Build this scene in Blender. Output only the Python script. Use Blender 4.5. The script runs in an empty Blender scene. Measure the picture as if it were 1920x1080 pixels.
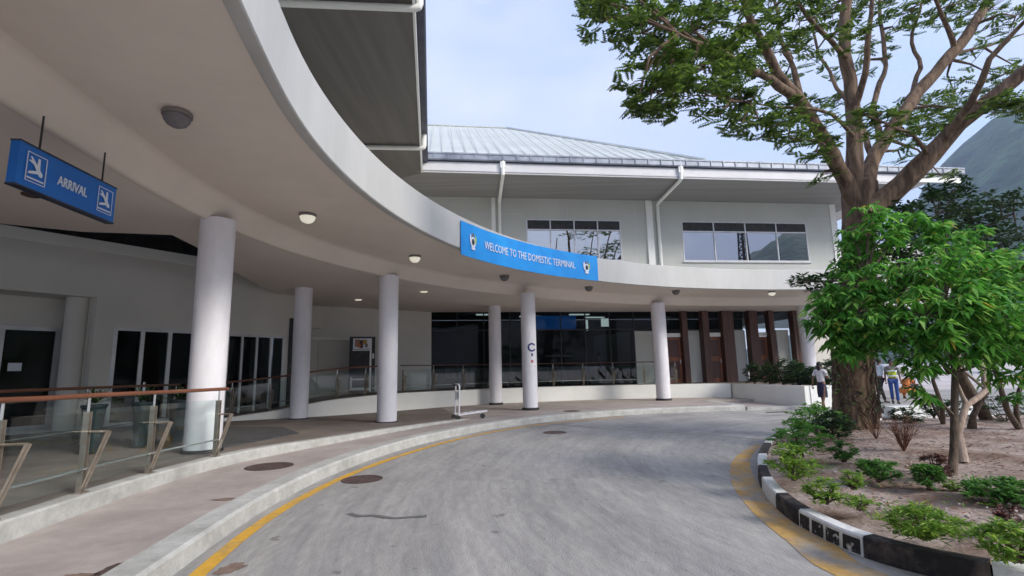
import bpy, math, random
from mathutils import Vector, Matrix, noise
R = math.radians
C = bpy.context.scene
COL = C.collection

# ------------------------------------------------------------------ camera
F, PIT, ROL, EYE = 965.0, R(9.1), R(1.24), 1.6
cam_d = bpy.data.cameras.new('camera'); cam = bpy.data.objects.new('camera', cam_d); COL.objects.link(cam)
cam_d.sensor_width = 36; cam_d.lens = F/1920*36; cam_d.clip_start = .05; cam_d.clip_end = 9000
_R0 = Vector((1, 0, 0)); _U0 = Vector((0, -math.sin(PIT), math.cos(PIT))); _F0 = Vector((0, math.cos(PIT), math.sin(PIT)))
_X = _R0*math.cos(ROL)-_U0*math.sin(ROL); _Yv = _R0*math.sin(ROL)+_U0*math.cos(ROL)
cam.matrix_world = Matrix(((_X.x, _Yv.x, -_F0.x, 0), (_X.y, _Yv.y, -_F0.y, 0), (_X.z, _Yv.z, -_F0.z, EYE), (0, 0, 0, 1)))
C.camera = cam

def ray(u, v): return _X*(u-960)+_Yv*(540-v)+_F0*F
def atz(u, v, z):
    d = ray(u, v); p = d*((z-EYE)/d.z); return Vector((p.x, p.y, z))
def aty(u, v, y):
    d = ray(u, v); p = d*(y/d.y); return Vector((p.x, p.y, p.z+EYE))

# ------------------------------------------------------------------ light
SUN_EL, SUN_AZ = R(32), R(126)      # azimuth clockwise from +Y
W = bpy.data.worlds.new('World'); C.world = W; W.use_nodes = True
nt = W.node_tree; nt.nodes.clear()
def N(t, typ, **k):
    n = t.nodes.new(typ)
    for a, b in k.items():
        if a in n.inputs: n.inputs[a].default_value = b
        else: setattr(n, a, b)
    return n
wo = N(nt, 'ShaderNodeOutputWorld'); bg = N(nt, 'ShaderNodeBackground', Strength=.15)
sky = N(nt, 'ShaderNodeTexSky'); sky.sky_type = 'NISHITA'; sky.sun_disc = False
sky.sun_elevation = SUN_EL; sky.sun_rotation = SUN_AZ; sky.dust_density = 2.0; sky.air_density = 1.0
tc = N(nt, 'ShaderNodeTexCoord'); mp = N(nt, 'ShaderNodeMapping'); mp.inputs['Scale'].default_value = (1.3, 1.3, 3.0)
mp.inputs['Location'].default_value = (.35, .1, .2)
nz = N(nt, 'ShaderNodeTexNoise', Scale=1.6, Detail=7.0, Roughness=.55)
cr = N(nt, 'ShaderNodeValToRGB'); cr.color_ramp.elements[0].position = .30; cr.color_ramp.elements[1].position = .62
cr.color_ramp.elements[0].color = (.30,)*3+(1,); cr.color_ramp.elements[1].color = (1,)*3+(1,)
mx = N(nt, 'ShaderNodeMix', data_type='RGBA'); mx.inputs[7].default_value = (2.4, 2.55, 3.45, 1)
L = nt.links
L.new(tc.outputs['Generated'], mp.inputs[0]); L.new(mp.outputs[0], nz.inputs[0]); L.new(nz.outputs[0], cr.inputs[0])
L.new(cr.outputs[0], mx.inputs[0]); L.new(sky.outputs[0], mx.inputs[6]); L.new(mx.outputs[2], bg.inputs[0]); L.new(bg.outputs[0], wo.inputs[0])
sd = bpy.data.lights.new('sun', 'SUN'); sd.energy = 1.75; sd.angle = R(16); sd.color = (1, .95, .87)
so = bpy.data.objects.new('sun', sd); COL.objects.link(so)
sv = Vector((math.sin(SUN_AZ)*math.cos(SUN_EL), math.cos(SUN_AZ)*math.cos(SUN_EL), math.sin(SUN_EL)))
so.rotation_euler = sv.to_track_quat('Z', 'Y').to_euler(); so.location = sv*60
C.view_settings.view_transform = 'Standard'; C.view_settings.look = 'None'; C.view_settings.exposure = 1.46; C.view_settings.gamma = 1
C.render.engine = 'CYCLES'
C.cycles.max_bounces = 8; C.cycles.diffuse_bounces = 5; C.cycles.transparent_max_bounces = 12

# ------------------------------------------------------------------ materials
def mat(name, col, rough=.6, col2=None, scale=3.0, detail=5, bump=0.0, bscale=None, metal=0.0, stretch=(1, 1, 1), lo=.35, hi=.7, spec=.5, rot=0, streak=None):
    m = bpy.data.materials.new(name); m.use_nodes = True; t = m.node_tree; b = t.nodes['Principled BSDF']
    b.inputs['Roughness'].default_value = rough; b.inputs['Metallic'].default_value = metal
    b.inputs['Specular IOR Level'].default_value = spec
    b.inputs['Base Color'].default_value = (*col, 1)
    co = N(t, 'ShaderNodeTexCoord'); ma = N(t, 'ShaderNodeMapping'); ma.inputs['Scale'].default_value = stretch; ma.inputs['Rotation'].default_value = (0, 0, rot)
    t.links.new(co.outputs['Object'], ma.inputs[0])
    if col2:
        n = N(t, 'ShaderNodeTexNoise', Scale=scale, Detail=detail, Roughness=.6); t.links.new(ma.outputs[0], n.inputs[0])
        r = N(t, 'ShaderNodeValToRGB'); r.color_ramp.elements[0].position = lo; r.color_ramp.elements[1].position = hi
        r.color_ramp.elements[0].color = (*col, 1); r.color_ramp.elements[1].color = (*col2, 1)
        t.links.new(n.outputs[0], r.inputs[0]); out = r.outputs[0]
        if streak:       # second, finer layer multiplied in
            n2 = N(t, 'ShaderNodeTexNoise', Scale=streak[0], Detail=6, Roughness=.7); t.links.new(ma.outputs[0], n2.inputs[0])
            r2 = N(t, 'ShaderNodeValToRGB'); r2.color_ramp.elements[0].position = .3; r2.color_ramp.elements[1].position = .65
            r2.color_ramp.elements[0].color = (streak[1],)*3+(1,); r2.color_ramp.elements[1].color = (1, 1, 1, 1)
            t.links.new(n2.outputs[0], r2.inputs[0])
            mm = N(t, 'ShaderNodeMix', data_type='RGBA', blend_type='MULTIPLY'); mm.inputs[0].default_value = 1
            t.links.new(out, mm.inputs[6]); t.links.new(r2.outputs[0], mm.inputs[7]); out = mm.outputs[2]
        t.links.new(out, b.inputs['Base Color'])
    if bump:
        n = N(t, 'ShaderNodeTexNoise', Scale=bscale or scale*6, Detail=4); t.links.new(ma.outputs[0], n.inputs[0])
        bp = N(t, 'ShaderNodeBump', Strength=bump, Distance=.02); t.links.new(n.outputs[0], bp.inputs['Height']); t.links.new(bp.outputs[0], b.inputs['Normal'])
    return m
def leafmat(name, a, b_, c_, trans=.35, old=None):
    m = bpy.data.materials.new(name); m.use_nodes = True; t = m.node_tree; b = t.nodes['Principled BSDF']
    g = N(t, 'ShaderNodeNewGeometry'); r = N(t, 'ShaderNodeValToRGB')
    e = r.color_ramp.elements; e[0].color = (*a, 1); e[1].color = (*c_, 1); x = e.new(.55); x.color = (*b_, 1)
    t.links.new(g.outputs['Random Per Island'], r.inputs[0]); t.links.new(r.outputs[0], b.inputs['Base Color'])
    if old:
        e[len(e)-1].color = (*old, 1); y_ = e.new(.975); y_.color = (*c_, 1); y_ = e.new(.99); y_.color = (*old, 1)
    b.inputs['Roughness'].default_value = .45; b.inputs['Specular IOR Level'].default_value = .35
    tr = N(t, 'ShaderNodeBsdfTranslucent'); t.links.new(r.outputs[0], tr.inputs[0])
    mi = N(t, 'ShaderNodeMixShader'); mi.inputs[0].default_value = trans
    t.links.new(b.outputs[0], mi.inputs[1]); t.links.new(tr.outputs[0], mi.inputs[2]); t.links.new(mi.outputs[0], t.nodes['Material Output'].inputs[0])
    return m
def glassmat(name, tint, fac, rough=.01):
    m = bpy.data.materials.new(name); m.use_nodes = True; t = m.node_tree; t.nodes.remove(t.nodes['Principled BSDF'])
    tr = N(t, 'ShaderNodeBsdfTransparent', Color=(*tint, 1)); gl = N(t, 'ShaderNodeBsdfGlossy', Color=(1, 1, 1, 1), Roughness=rough)
    lw = N(t, 'ShaderNodeLayerWeight', Blend=.5); fr = N(t, 'ShaderNodeMath', operation='POWER'); fr.inputs[1].default_value = 5.0
    t.links.new(lw.outputs['Facing'], fr.inputs[0]); ad = N(t, 'ShaderNodeMath', operation='MULTIPLY_ADD'); ad.inputs[1].default_value = .9; ad.inputs[2].default_value = fac
    ad.use_clamp = True
    mi = N(t, 'ShaderNodeMixShader'); t.links.new(fr.outputs[0], ad.inputs[0]); t.links.new(ad.outputs[0], mi.inputs[0])
    t.links.new(tr.outputs[0], mi.inputs[1]); t.links.new(gl.outputs[0], mi.inputs[2]); t.links.new(mi.outputs[0], t.nodes['Material Output'].inputs[0])
    return m
def bark(name, a, b_, scale=6, bump=1.0):
    m = bpy.data.materials.new(name); m.use_nodes = True; t = m.node_tree; b = t.nodes['Principled BSDF']; b.inputs['Roughness'].default_value = .9
    co = N(t, 'ShaderNodeTexCoord'); ma = N(t, 'ShaderNodeMapping'); ma.inputs['Scale'].default_value = (2.4, 2.4, .45)
    n = N(t, 'ShaderNodeTexNoise', Scale=scale, Detail=8, Roughness=.65, Distortion=.6); r = N(t, 'ShaderNodeValToRGB')
    r.color_ramp.elements[0].position = .36; r.color_ramp.elements[1].position = .68; r.color_ramp.elements[0].color = (*a, 1); r.color_ramp.elements[1].color = (*b_, 1)
    bp = N(t, 'ShaderNodeBump', Strength=bump, Distance=.05)
    t.links.new(co.outputs['Object'], ma.inputs[0]); t.links.new(ma.outputs[0], n.inputs[0]); t.links.new(n.outputs[0], r.inputs[0])
    t.links.new(r.outputs[0], b.inputs['Base Color']); t.links.new(n.outputs[0], bp.inputs['Height']); t.links.new(bp.outputs[0], b.inputs['Normal'])
    return m
M_ = {}
M_['road'] = mat('road_concrete', (.285, .28, .268), .85, (.425, .417, .40), .55, 9, .35, 60, stretch=(1.6, .5, 1), lo=.3, hi=.7, rot=.5, streak=(7, .78))
M_['pave'] = mat('pavement_concrete', (.335, .29, .265), .85, (.50, .445, .41), .9, 9, .3, 70, lo=.3, hi=.72, streak=(6, .85))
M_['pave2'] = mat('ramp_tiles', (.17, .14, .12), .7, (.27, .23, .20), 1.2, 8, .2, 50, streak=(5, .85))
M_['mat'] = mat('dark_mat', (.05, .05, .052), .9, (.09, .09, .09), 4, 5, .3, 80)
M_['ground'] = mat('pale_paving', (.42, .37, .35), .9, (.58, .54, .52), .25, 8, .2, 20, streak=(3, .85))
M_['kerb'] = mat('kerb_paint', (.35, .35, .32), .8, (.54, .54, .51), 2.5, 8, .3, 30, lo=.25, hi=.6, streak=(9, .78))
M_['white'] = mat('white_paint', (.76, .77, .73), .5, (.83, .84, .80), .8, 6, lo=.3, hi=.6)
M_['trim'] = mat('trim_paint', (.60, .60, .61), .5, (.68, .68, .69), .8, 6, lo=.3, hi=.6, streak=(2.5, .95))
M_['fascia'] = mat('fascia_paint', (.48, .485, .465), .55, (.55, .555, .535), .5, 6, .05, 30, stretch=(2, 2, .5), lo=.3, hi=.6, streak=(2.2, .95))
M_['soffit'] = mat('cream_soffit', (.75, .665, .585), .75, (.82, .735, .65), .35, 6, .06, 12, lo=.3, hi=.7, streak=(.9, .92))
M_['ceil'] = mat('cream_ceiling', (.72, .655, .59), .8, (.78, .715, .65), .4, 5, .05, 10)
M_['column'] = mat('column_paint', (.74, .735, .77), .5, (.83, .825, .86), .8, 6, .08, 14, stretch=(1, 1, .5), lo=.3, hi=.6, streak=(5, .90))
M_['black'] = mat('black_paint', (.012, .012, .013), .6, (.04, .04, .04), 5, 6, .3, 40)
M_['kerbblack'] = mat('worn_black_paint', (.018, .015, .015), .85, (.16, .125, .105), 5, 10, .7, 30, lo=.48, hi=.78)
M_['wall'] = mat('pale_green_grey_panel', (.46, .475, .435), .6, (.53, .545, .505), .5, 6, .04, 20, lo=.3, hi=.7)
M_['wallL'] = mat('warm_grey_wall', (.60, .59, .535), .7, (.67, .66, .605), .5, 6, .05, 20)
M_['soffgrey'] = mat('soffit_grey', (.22, .217, .212), .7, (.28, .277, .27), .6, 5, .05, 10, stretch=(.2, 4, 1))
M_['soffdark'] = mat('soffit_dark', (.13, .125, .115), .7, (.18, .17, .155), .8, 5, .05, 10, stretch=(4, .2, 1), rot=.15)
M_['roof'] = mat('roof_metal', (.46, .49, .46), .5, (.55, .58, .55), .4, 5)
M_['gutter'] = mat('gutter_steel', (.20, .225, .27), .45, (.36, .39, .45), 2.0, 4, metal=.3, stretch=(1, 1, 1))
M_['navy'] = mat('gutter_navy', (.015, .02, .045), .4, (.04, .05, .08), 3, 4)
M_['alu'] = mat('aluminium_frame', (.52, .53, .54), .35, (.62, .63, .64), 3, 3, metal=.3)
M_['steel'] = mat('rail_steel', (.30, .26, .21), .35, (.46, .41, .34), 5, 4, metal=.75)
M_['chrome'] = mat('bright_steel', (.62, .63, .62), .25, (.75, .76, .75), 5, 3, metal=.8)
M_['wood'] = mat('handrail_wood', (.13, .045, .022), .4, (.22, .085, .045), 3, 6, .1, 20, stretch=(1, .2, 1))
M_['timber'] = mat('dark_timber', (.055, .022, .015), .5, (.13, .05, .034), 2, 6, .15, 20, stretch=(4, 4, .4))
M_['door'] = mat('orange_timber', (.16, .045, .016), .45, (.33, .10, .035), 2, 6, .15, 20, stretch=(4, 4, .4))
M_['blue'] = mat('sign_blue', (.004, .135, .50), .35, (.008, .165, .58), 1.2, 4)
M_['banner'] = mat('banner_blue', (.005, .27, .76), .55, (.015, .35, .86), 1.5, 5, .12, 6)
M_['letter'] = mat('letter_white', (.72, .78, .85), .5)
M_['lamp'] = mat('lamp_frosted', (.62, .62, .56), .3, (.7, .7, .64), 6, 3)
M_['lamp'].node_tree.nodes['Principled BSDF'].inputs['Emission Color'].default_value = (1, .95, .78, 1); M_['lamp'].node_tree.nodes['Principled BSDF'].inputs['Emission Strength'].default_value = .18
M_['lampring'] = mat('lamp_ring', (.20, .18, .17), .5)
M_['kerbwhite'] = mat('kerb_white_paint', (.50, .50, .47), .8, (.76, .76, .73), 4, 9, .3, 30, lo=.25, hi=.5, streak=(14, .8))
M_['chipped'] = mat('chipped_block_paint', (.02, .018, .018), .85, (.55, .55, .52), 14, 9, .8, 30, lo=.56, hi=.66)
M_['blueglow'] = mat('glowing_blue', (.005, .10, .4), .4); M_['blueglow'].node_tree.nodes['Principled BSDF'].inputs['Emission Color'].default_value = (.01, .22, .9, 1); M_['blueglow'].node_tree.nodes['Principled BSDF'].inputs['Emission Strength'].default_value = .12  # glow added so the blue sign shows through the dark glass
M_['whitelit'] = mat('lit_notice', (.6, .6, .6), .4); M_['whitelit'].node_tree.nodes['Principled BSDF'].inputs['Emission Color'].default_value = (.8, 1, 1, 1); M_['whitelit'].node_tree.nodes['Principled BSDF'].inputs['Emission Strength'].default_value = .6
M_['soil'] = mat('sandy_soil', (.22, .135, .095), .95, (.50, .40, .345), 1.3, 12, 1.0, 24, lo=.33, hi=.6, streak=(11, .5))
M_['yellow'] = mat('yellow_paint', (.42, .30, .14), .8, (.70, .39, .04), 1.8, 9, .2, 40, lo=.3, hi=.5, streak=(9, .75))
M_['yellowold'] = mat('worn_yellow_paint', (.34, .31, .27), .85, (.52, .32, .10), 2.2, 10, .3, 50, lo=.38, hi=.56, streak=(10, .7))
M_['glassrail'] = glassmat('rail_glass', (.91, .955, .945), .035)
M_['glassdark'] = glassmat('shopfront_glass', (.42, .43, .43), .008)
M_['mirror'] = glassmat('tinted_window_glass', (.03, .03, .035), .42)
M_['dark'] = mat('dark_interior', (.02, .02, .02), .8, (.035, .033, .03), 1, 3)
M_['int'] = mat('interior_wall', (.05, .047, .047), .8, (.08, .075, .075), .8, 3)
M_['rust'] = mat('rusty_iron', (.05, .032, .028), .8, (.12, .075, .06), 8, 6, .5, 40)
M_['pot'] = mat('teal_pot', (.010, .025, .026), .35, (.018, .04, .042), 3, 4)
M_['skin'] = mat('skin', (.16, .075, .045), .5); M_['skin2'] = mat('skin_light', (.36, .19, .12), .5)
M_['hair'] = mat('hair', (.01, .008, .007), .6)
def cloth(n, c): return mat(n, c, .85, tuple(x*.75 for x in c), 9, 4, .2, 40)
M_['blouse'] = cloth('white_blouse', (.72, .68, .70)); M_['navyc'] = cloth('navy_cloth', (.02, .02, .06)); M_['shirt'] = cloth('pale_shirt', (.6, .68, .75))
M_['dkcl'] = cloth('dark_trousers', (.03, .022, .022)); M_['hivis'] = cloth('hi_vis', (.50, .58, .05)); M_['jeans'] = cloth('jeans', (.03, .08, .28))
M_['orange'] = cloth('orange_cloth', (.62, .20, .05)); M_['greyc'] = cloth('grey_cloth', (.2, .19, .2))
M_['bark'] = bark('tree_bark', (.060, .036, .022), (.26, .175, .115), 3.2, 1.0)
M_['bark2'] = bark('slim_bark', (.06, .042, .03), (.17, .125, .09), 8, .6)
M_['barkp'] = bark('pale_bark', (.26, .19, .15), (.46, .36, .30), 8, .5)
M_['rootb'] = bark('shaggy_bark', (.045, .030, .022), (.20, .14, .10), 7, 1.0)
M_['leaf'] = leafmat('canopy_leaves', (.035, .075, .015), (.095, .175, .028), (.22, .32, .055), .45)
M_['leafhi'] = leafmat('bright_leaves', (.045, .17, .025), (.12, .38, .05), (.32, .57, .11), .5, (.42, .36, .06))
M_['leafdk'] = leafmat('dark_leaves', (.018, .045, .018), (.035, .08, .026), (.075, .13, .045), .25)
M_['leafmid'] = leafmat('mid_leaves', (.05, .15, .03), (.09, .25, .045), (.18, .36, .07), .4)
M_['leafyel'] = leafmat('yellow_green_leaves', (.10, .22, .03), (.20, .36, .045), (.36, .50, .07), .4)
M_['twig'] = mat('dry_twigs', (.16, .07, .04), .9, (.25, .12, .07), 6, 4)
M_['redleaf'] = leafmat('reddish_leaves', (.05, .04, .02), (.12, .05, .04), (.22, .08, .08), .2)

def road_streaks():
    t = M_['road'].node_tree; b = t.nodes['Principled BSDF']; src = b.inputs['Base Color'].links[0].from_socket
    g = N(t, 'ShaderNodeNewGeometry'); s = N(t, 'ShaderNodeSeparateXYZ'); t.links.new(g.outputs['Position'], s.inputs[0])
    def mth(op, a, b_=None, v=None):
        n = N(t, 'ShaderNodeMath', operation=op); t.links.new(a, n.inputs[0])
        if b_ is not None: t.links.new(b_, n.inputs[1])
        elif v is not None: n.inputs[1].default_value = v
        return n.outputs[0]
    x = mth('SUBTRACT', s.outputs[0], v=10.5); y = mth('SUBTRACT', s.outputs[1], v=8.0)
    r = mth('SQRT', mth('ADD', mth('MULTIPLY', x, x), mth('MULTIPLY', y, y))); a = mth('ARCTAN2', y, x)
    c = N(t, 'ShaderNodeCombineXYZ'); t.links.new(mth('MULTIPLY', r, v=2.2), c.inputs[0]); t.links.new(mth('MULTIPLY', a, v=2.0), c.inputs[1])
    out = src
    for sc, lo_, p0, p1 in ((1.0, .83, .35, .62), (4.5, .86, .3, .6)):
        n = N(t, 'ShaderNodeTexNoise', Scale=sc, Detail=7, Roughness=.65); t.links.new(c.outputs[0], n.inputs[0])
        q = N(t, 'ShaderNodeValToRGB'); q.color_ramp.elements[0].position = p0; q.color_ramp.elements[1].position = p1
        q.color_ramp.elements[0].color = (lo_, lo_, lo_*1.01, 1); q.color_ramp.elements[1].color = (1.08, 1.07, 1.05, 1); t.links.new(n.outputs[0], q.inputs[0])
        m = N(t, 'ShaderNodeMix', data_type='RGBA', blend_type='MULTIPLY'); m.inputs[0].default_value = 1; t.links.new(out, m.inputs[6]); t.links.new(q.outputs[0], m.inputs[7]); out = m.outputs[2]
    for sc, p0, p1, dk in ((3.2, .27, .31, .62), (13, .25, .30, .6)):     # oil drips and patches
        n = N(t, 'ShaderNodeTexNoise', Scale=sc, Detail=3, Roughness=.5); t.links.new(g.outputs['Position'], n.inputs[0])
        q = N(t, 'ShaderNodeValToRGB'); q.color_ramp.elements[0].position = p0; q.color_ramp.elements[1].position = p1
        q.color_ramp.elements[0].color = (dk, dk*.97, dk*.94, 1); q.color_ramp.elements[1].color = (1, 1, 1, 1); t.links.new(n.outputs[0], q.inputs[0])
        m = N(t, 'ShaderNodeMix', data_type='RGBA', blend_type='MULTIPLY'); m.inputs[0].default_value = 1; t.links.new(out, m.inputs[6]); t.links.new(q.outputs[0], m.inputs[7]); out = m.outputs[2]
    t.links.new(out, b.inputs['Base Color'])
road_streaks()

# ------------------------------------------------------------------ mesh helper
class MB:
    def __init__(s): s.v = []; s.f = []; s.m = []; s.mats = []
    def mi(s, m):
        if m not in s.mats: s.mats.append(m)
        return s.mats.index(m)
    def add(s, vs, fs, m):
        o = len(s.v); s.v += [tuple(x) for x in vs]; k = s.mi(m)
        for f in fs: s.f.append(tuple(o+i for i in f)); s.m.append(k)
    def box(s, c, d, m, rz=0, mtx=None):
        x, y, z = d[0]/2, d[1]/2, d[2]/2; ca, sa = math.cos(rz), math.sin(rz)
        vs = [(a*x, b*y, e*z) for a in (-1, 1) for b in (-1, 1) for e in (-1, 1)]
        if mtx: vs = [mtx @ Vector(p)+Vector(c) for p in vs]
        else: vs = [(c[0]+p[0]*ca-p[1]*sa, c[1]+p[0]*sa+p[1]*ca, c[2]+p[2]) for p in vs]
        s.add(vs, [(0, 1, 3, 2), (4, 6, 7, 5), (0, 4, 5, 1), (2, 3, 7, 6), (0, 2, 6, 4), (1, 5, 7, 3)], m)
    def prism(s, poly, z0, z1, m):
        n = len(poly); vs = [(p[0], p[1], z0) for p in poly]+[(p[0], p[1], z1) for p in poly]
        s.add(vs, [tuple(range(n-1, -1, -1)), tuple(range(n, 2*n))]+[(i, (i+1) % n, n+(i+1) % n, n+i) for i in range(n)], m)
    def wallseg(s, a, b, z0, z1, th, m):     # vertical slab from a to b (2d), thickness away to the left normal
        d = Vector((b[0]-a[0], b[1]-a[1])); d.normalize(); n = Vector((-d.y, d.x))*th
        s.prism([(a[0], a[1]), (b[0], b[1]), (b[0]+n.x, b[1]+n.y), (a[0]+n.x, a[1]+n.y)], z0, z1, m)
    def loft(s, rows, m, closed=False):      # rows: list of equally long point lists
        n = len(rows[0]); vs = [p for r in rows for p in r]; fs = []
        for j in range(len(rows)-1):
            for i in range(n-1 if not closed else n):
                k = (i+1) % n; fs.append((j*n+i, j*n+k, (j+1)*n+k, (j+1)*n+i))
        s.add(vs, fs, m)
    def tube(s, pts, rad, m, n=8, cap=True):
        pts = [Vector(p) for p in pts]
        if not hasattr(rad, '__len__'): rad = [rad]*len(pts)
        rows = []; up = None
        for i, p in enumerate(pts):
            d = (pts[min(i+1, len(pts)-1)]-pts[max(i-1, 0)]).normalized()
            if up is None: up = Vector((0, 0, 1)) if abs(d.z) < .9 else Vector((1, 0, 0))
            a = d.cross(up).normalized(); b = a.cross(d); up = b
            rows.append([p+(a*math.cos(t)+b*math.sin(t))*rad[i] for t in [2*math.pi*k/n for k in range(n)]])
        s.loft(rows, m, True)
        if cap:
            o = len(s.v)-n*len(pts); k = s.mi(m)
            s.f.append(tuple(o+i for i in range(n))); s.m.append(k)
            s.f.append(tuple(len(s.v)-1-i for i in range(n))); s.m.append(k)
    def lathe(s, c, prof, m, n=24, cap=True):
        rows = [[(c[0]+r*math.cos(2*math.pi*k/n), c[1]+r*math.sin(2*math.pi*k/n), c[2]+z) for k in range(n)] for r, z in prof]
        s.loft(rows, m, True)
        if cap:
            o = len(s.v)-n*len(prof); k = s.mi(m)
            s.f.append(tuple(o+i for i in range(n))[::-1]); s.m.append(k)
            s.f.append(tuple(len(s.v)-n+i for i in range(n))); s.m.append(k)
    def sphere(s, c, r, m, n=12, k=8):
        if not hasattr(r, '__len__'): r = (r, r, r)
        rows = [[(c[0]+r[0]*math.sin(math.pi*j/k)*math.cos(2*math.pi*i/n), c[1]+r[1]*math.sin(math.pi*j/k)*math.sin(2*math.pi*i/n), c[2]-r[2]*math.cos(math.pi*j/k)) for i in range(n)] for j in range(k+1)]
        s.loft(rows, m, True)
    def build(s, name, parent=None, smooth=False, local=False, origin=None):
        me = bpy.data.meshes.new(name)
        vs = s.v
        o = bpy.data.objects.new(name, me)
        if parent is not None:
            if not local:
                l = world_loc(parent); vs = [(x-l.x, y-l.y, z-l.z) for x, y, z in vs]
            o.parent = parent
        elif not local:
            xs = [p[0] for p in vs]; ys = [p[1] for p in vs]; zs = [p[2] for p in vs]
            l = Vector(origin) if origin else Vector(((min(xs)+max(xs))/2, (min(ys)+max(ys))/2, min(zs)))
            vs = [(x-l.x, y-l.y, z-l.z) for x, y, z in vs]; o.location = l
        me.from_pydata(vs, [], s.f)
        for m in s.mats: me.materials.append(M_[m] if isinstance(m, str) else m)
        me.polygons.foreach_set('material_index', s.m)
        if smooth:
            me.polygons.foreach_set('use_smooth', [True]*len(s.f))
            if smooth != 'all': me.set_sharp_from_angle(angle=R(38))
        me.update(); COL.objects.link(o); return o
def world_loc(o):
    l = Vector((0, 0, 0))
    while o: l = l+o.location; o = o.parent
    return l
def tag(o, label=None, cat=None, group=None, kind=None):
    for k, v in (('label', label), ('category', cat), ('group', group), ('kind', kind)):
        if v: o[k] = v
    return o
def empty(name, loc, label, cat, group=None, rz=0):
    o = bpy.data.objects.new(name, None); COL.objects.link(o); o.location = loc; o.rotation_euler = (0, 0, rz); o.empty_display_size = .2
    return tag(o, label, cat, group)
def struct(o): o['kind'] = 'structure'; return o

def spline(pts, step=.35):
    P = [Vector(p if len(p) == 3 else (p[0], p[1], 0)) for p in pts]; out = []
    for i in range(len(P)-1):
        a, b, c, d = P[max(i-1, 0)], P[i], P[i+1], P[min(i+2, len(P)-1)]
        n = max(1, int((c-b).length/step+.5))
        for k in range(n):
            t = k/n
            out.append(.5*((2*b)+(c-a)*t+(2*a-5*b+4*c-d)*t*t+(3*b-a-3*c+d)*t**3))
    out.append(P[-1]); return out
def offset(pts, d):          # + = to the right of travel (towards the road)
    o = []
    for i, p in enumerate(pts):
        t = pts[min(i+1, len(pts)-1)]-pts[max(i-1, 0)]; t.z = 0; t.normalize(); o.append(p+Vector((t.y, -t.x, 0))*d)
    return o
def setz(pts, z): return [Vector((p.x, p.y, z)) for p in pts]
def arclen(pts):
    s = [0]
    for i in range(1, len(pts)): s.append(s[-1]+(Vector(pts[i][:2])-Vector(pts[i-1][:2])).length)
    return s
def along(pts, S, s):
    for i in range(1, len(S)):
        if S[i] >= s or i == len(S)-1:
            t = (s-S[i-1])/max(1e-6, S[i]-S[i-1]); p = pts[i-1].lerp(pts[i], t); d = (pts[i]-pts[i-1]); d.z = 0; return p, d.normalized()
def nearest(pts, S, q):
    i = min(range(len(pts)), key=lambda k: (Vector(pts[k][:2])-Vector(q[:2])).length); return S[i]
def text_mesh(txt, size, ex=.006):
    cu = bpy.data.curves.new('t', 'FONT'); cu.body = txt; cu.size = size; cu.extrude = ex; cu.align_x = 'CENTER'; cu.align_y = 'CENTER'; cu.resolution_u = 2
    o = bpy.data.objects.new('t', cu); COL.objects.link(o); dg = bpy.context.evaluated_depsgraph_get(); dg.update()
    me = bpy.data.meshes.new_from_object(o.evaluated_get(dg)); bpy.data.objects.remove(o)
    vs = [tuple(v.co) for v in me.vertices]; fs = [tuple(p.vertices) for p in me.polygons]; bpy.data.meshes.remove(me); return vs, fs

# ================================================================== SETTING
m = MB(); m.prism([(3000*math.cos(a*math.pi/24), 3000*math.sin(a*math.pi/24)) for a in range(48)], -.3, -.012, 'ground'); struct(m.build('ground'))

KOUT = spline([(1.6, -5), (-.4, -2), (-1.9, 1), (-2.6, 3.2), (-2.84, 4.6), (-3.04, 6.59), (-2.96, 8.65), (-2.56, 10.69), (-1.85, 12.64), (-.82, 14.43), (.5, 15.97), (2.09, 17.21), (3.92, 18.15), (5.93, 18.75), (8.3, 19.0)])
YEL = spline([(1.9, -5), (-.1, -2), (-1.6, 1), (-2.3, 3), (-2.66, 4.74), (-2.82, 6.09), (-2.81, 7.42), (-2.66, 8.73), (-2.37, 10.03), (-1.97, 11.31), (-1.46, 12.56), (-.75, 13.85), (.1, 15.0), (1.1, 15.95), (2.3, 16.8), (3.6, 17.5)])
# road sheet
m = MB(); m.prism([(-12, -12), (60, -12), (60, 30), (12, 30), (12, 24), (-12, 24)], -.011, 0, 'road'); struct(m.build('road'))
# yellow lines
m = MB(); m.loft([setz(offset(YEL, -.07), .004), setz(offset(YEL, .07), .004)], 'yellow'); struct(m.build('road_line'))
# kerb
m = MB(); K = KOUT
def kz(p): return .18
m.loft([setz(K, -.005), setz(K, .15), setz(offset(K, -.03), .18), setz(offset(K, -.28), .184), setz(offset(K, -.28), .1)], 'kerb')
e0 = K[-1]; e1 = offset(K, -.28)[-1]; 
m.prism([(e0.x, e0.y), (e0.x+.012, e0.y+.3), (e0.x+.012, e0.y+3.4), (e0.x-.35, e0.y+3.4), (e0.x-.35, e0.y+.2)], -.005, .181, 'kerb')
struct(m.build('kerb', smooth=True))
# strip low wall (edge of the raised walk)
spx = [(0, 1020), (80, 988), (160, 960), (250, 925), (350, 891), (450, 866), (500, 854), (600, 837), (700, 816), (800, 798), (880, 786)]
sp = [atz(u, v, .18) for u, v in spx]
ssm = [sp[0]]+[(sp[i-1]+sp[i]*2+sp[i+1])/4 for i in range(1, len(sp)-1)]+[sp[-1]]
hh = [.19, .18, .18, .17, .16, .16, .155, .13, .10, .06, .02]
STRIP = spline([(.4, -5, .40), (-1.8, -1.6, .40), (-3.4, 1.4, .39), (-4.2, 3.2, .38)]+[(p.x, p.y, .18+h) for p, h in zip(ssm, hh)])
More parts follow.
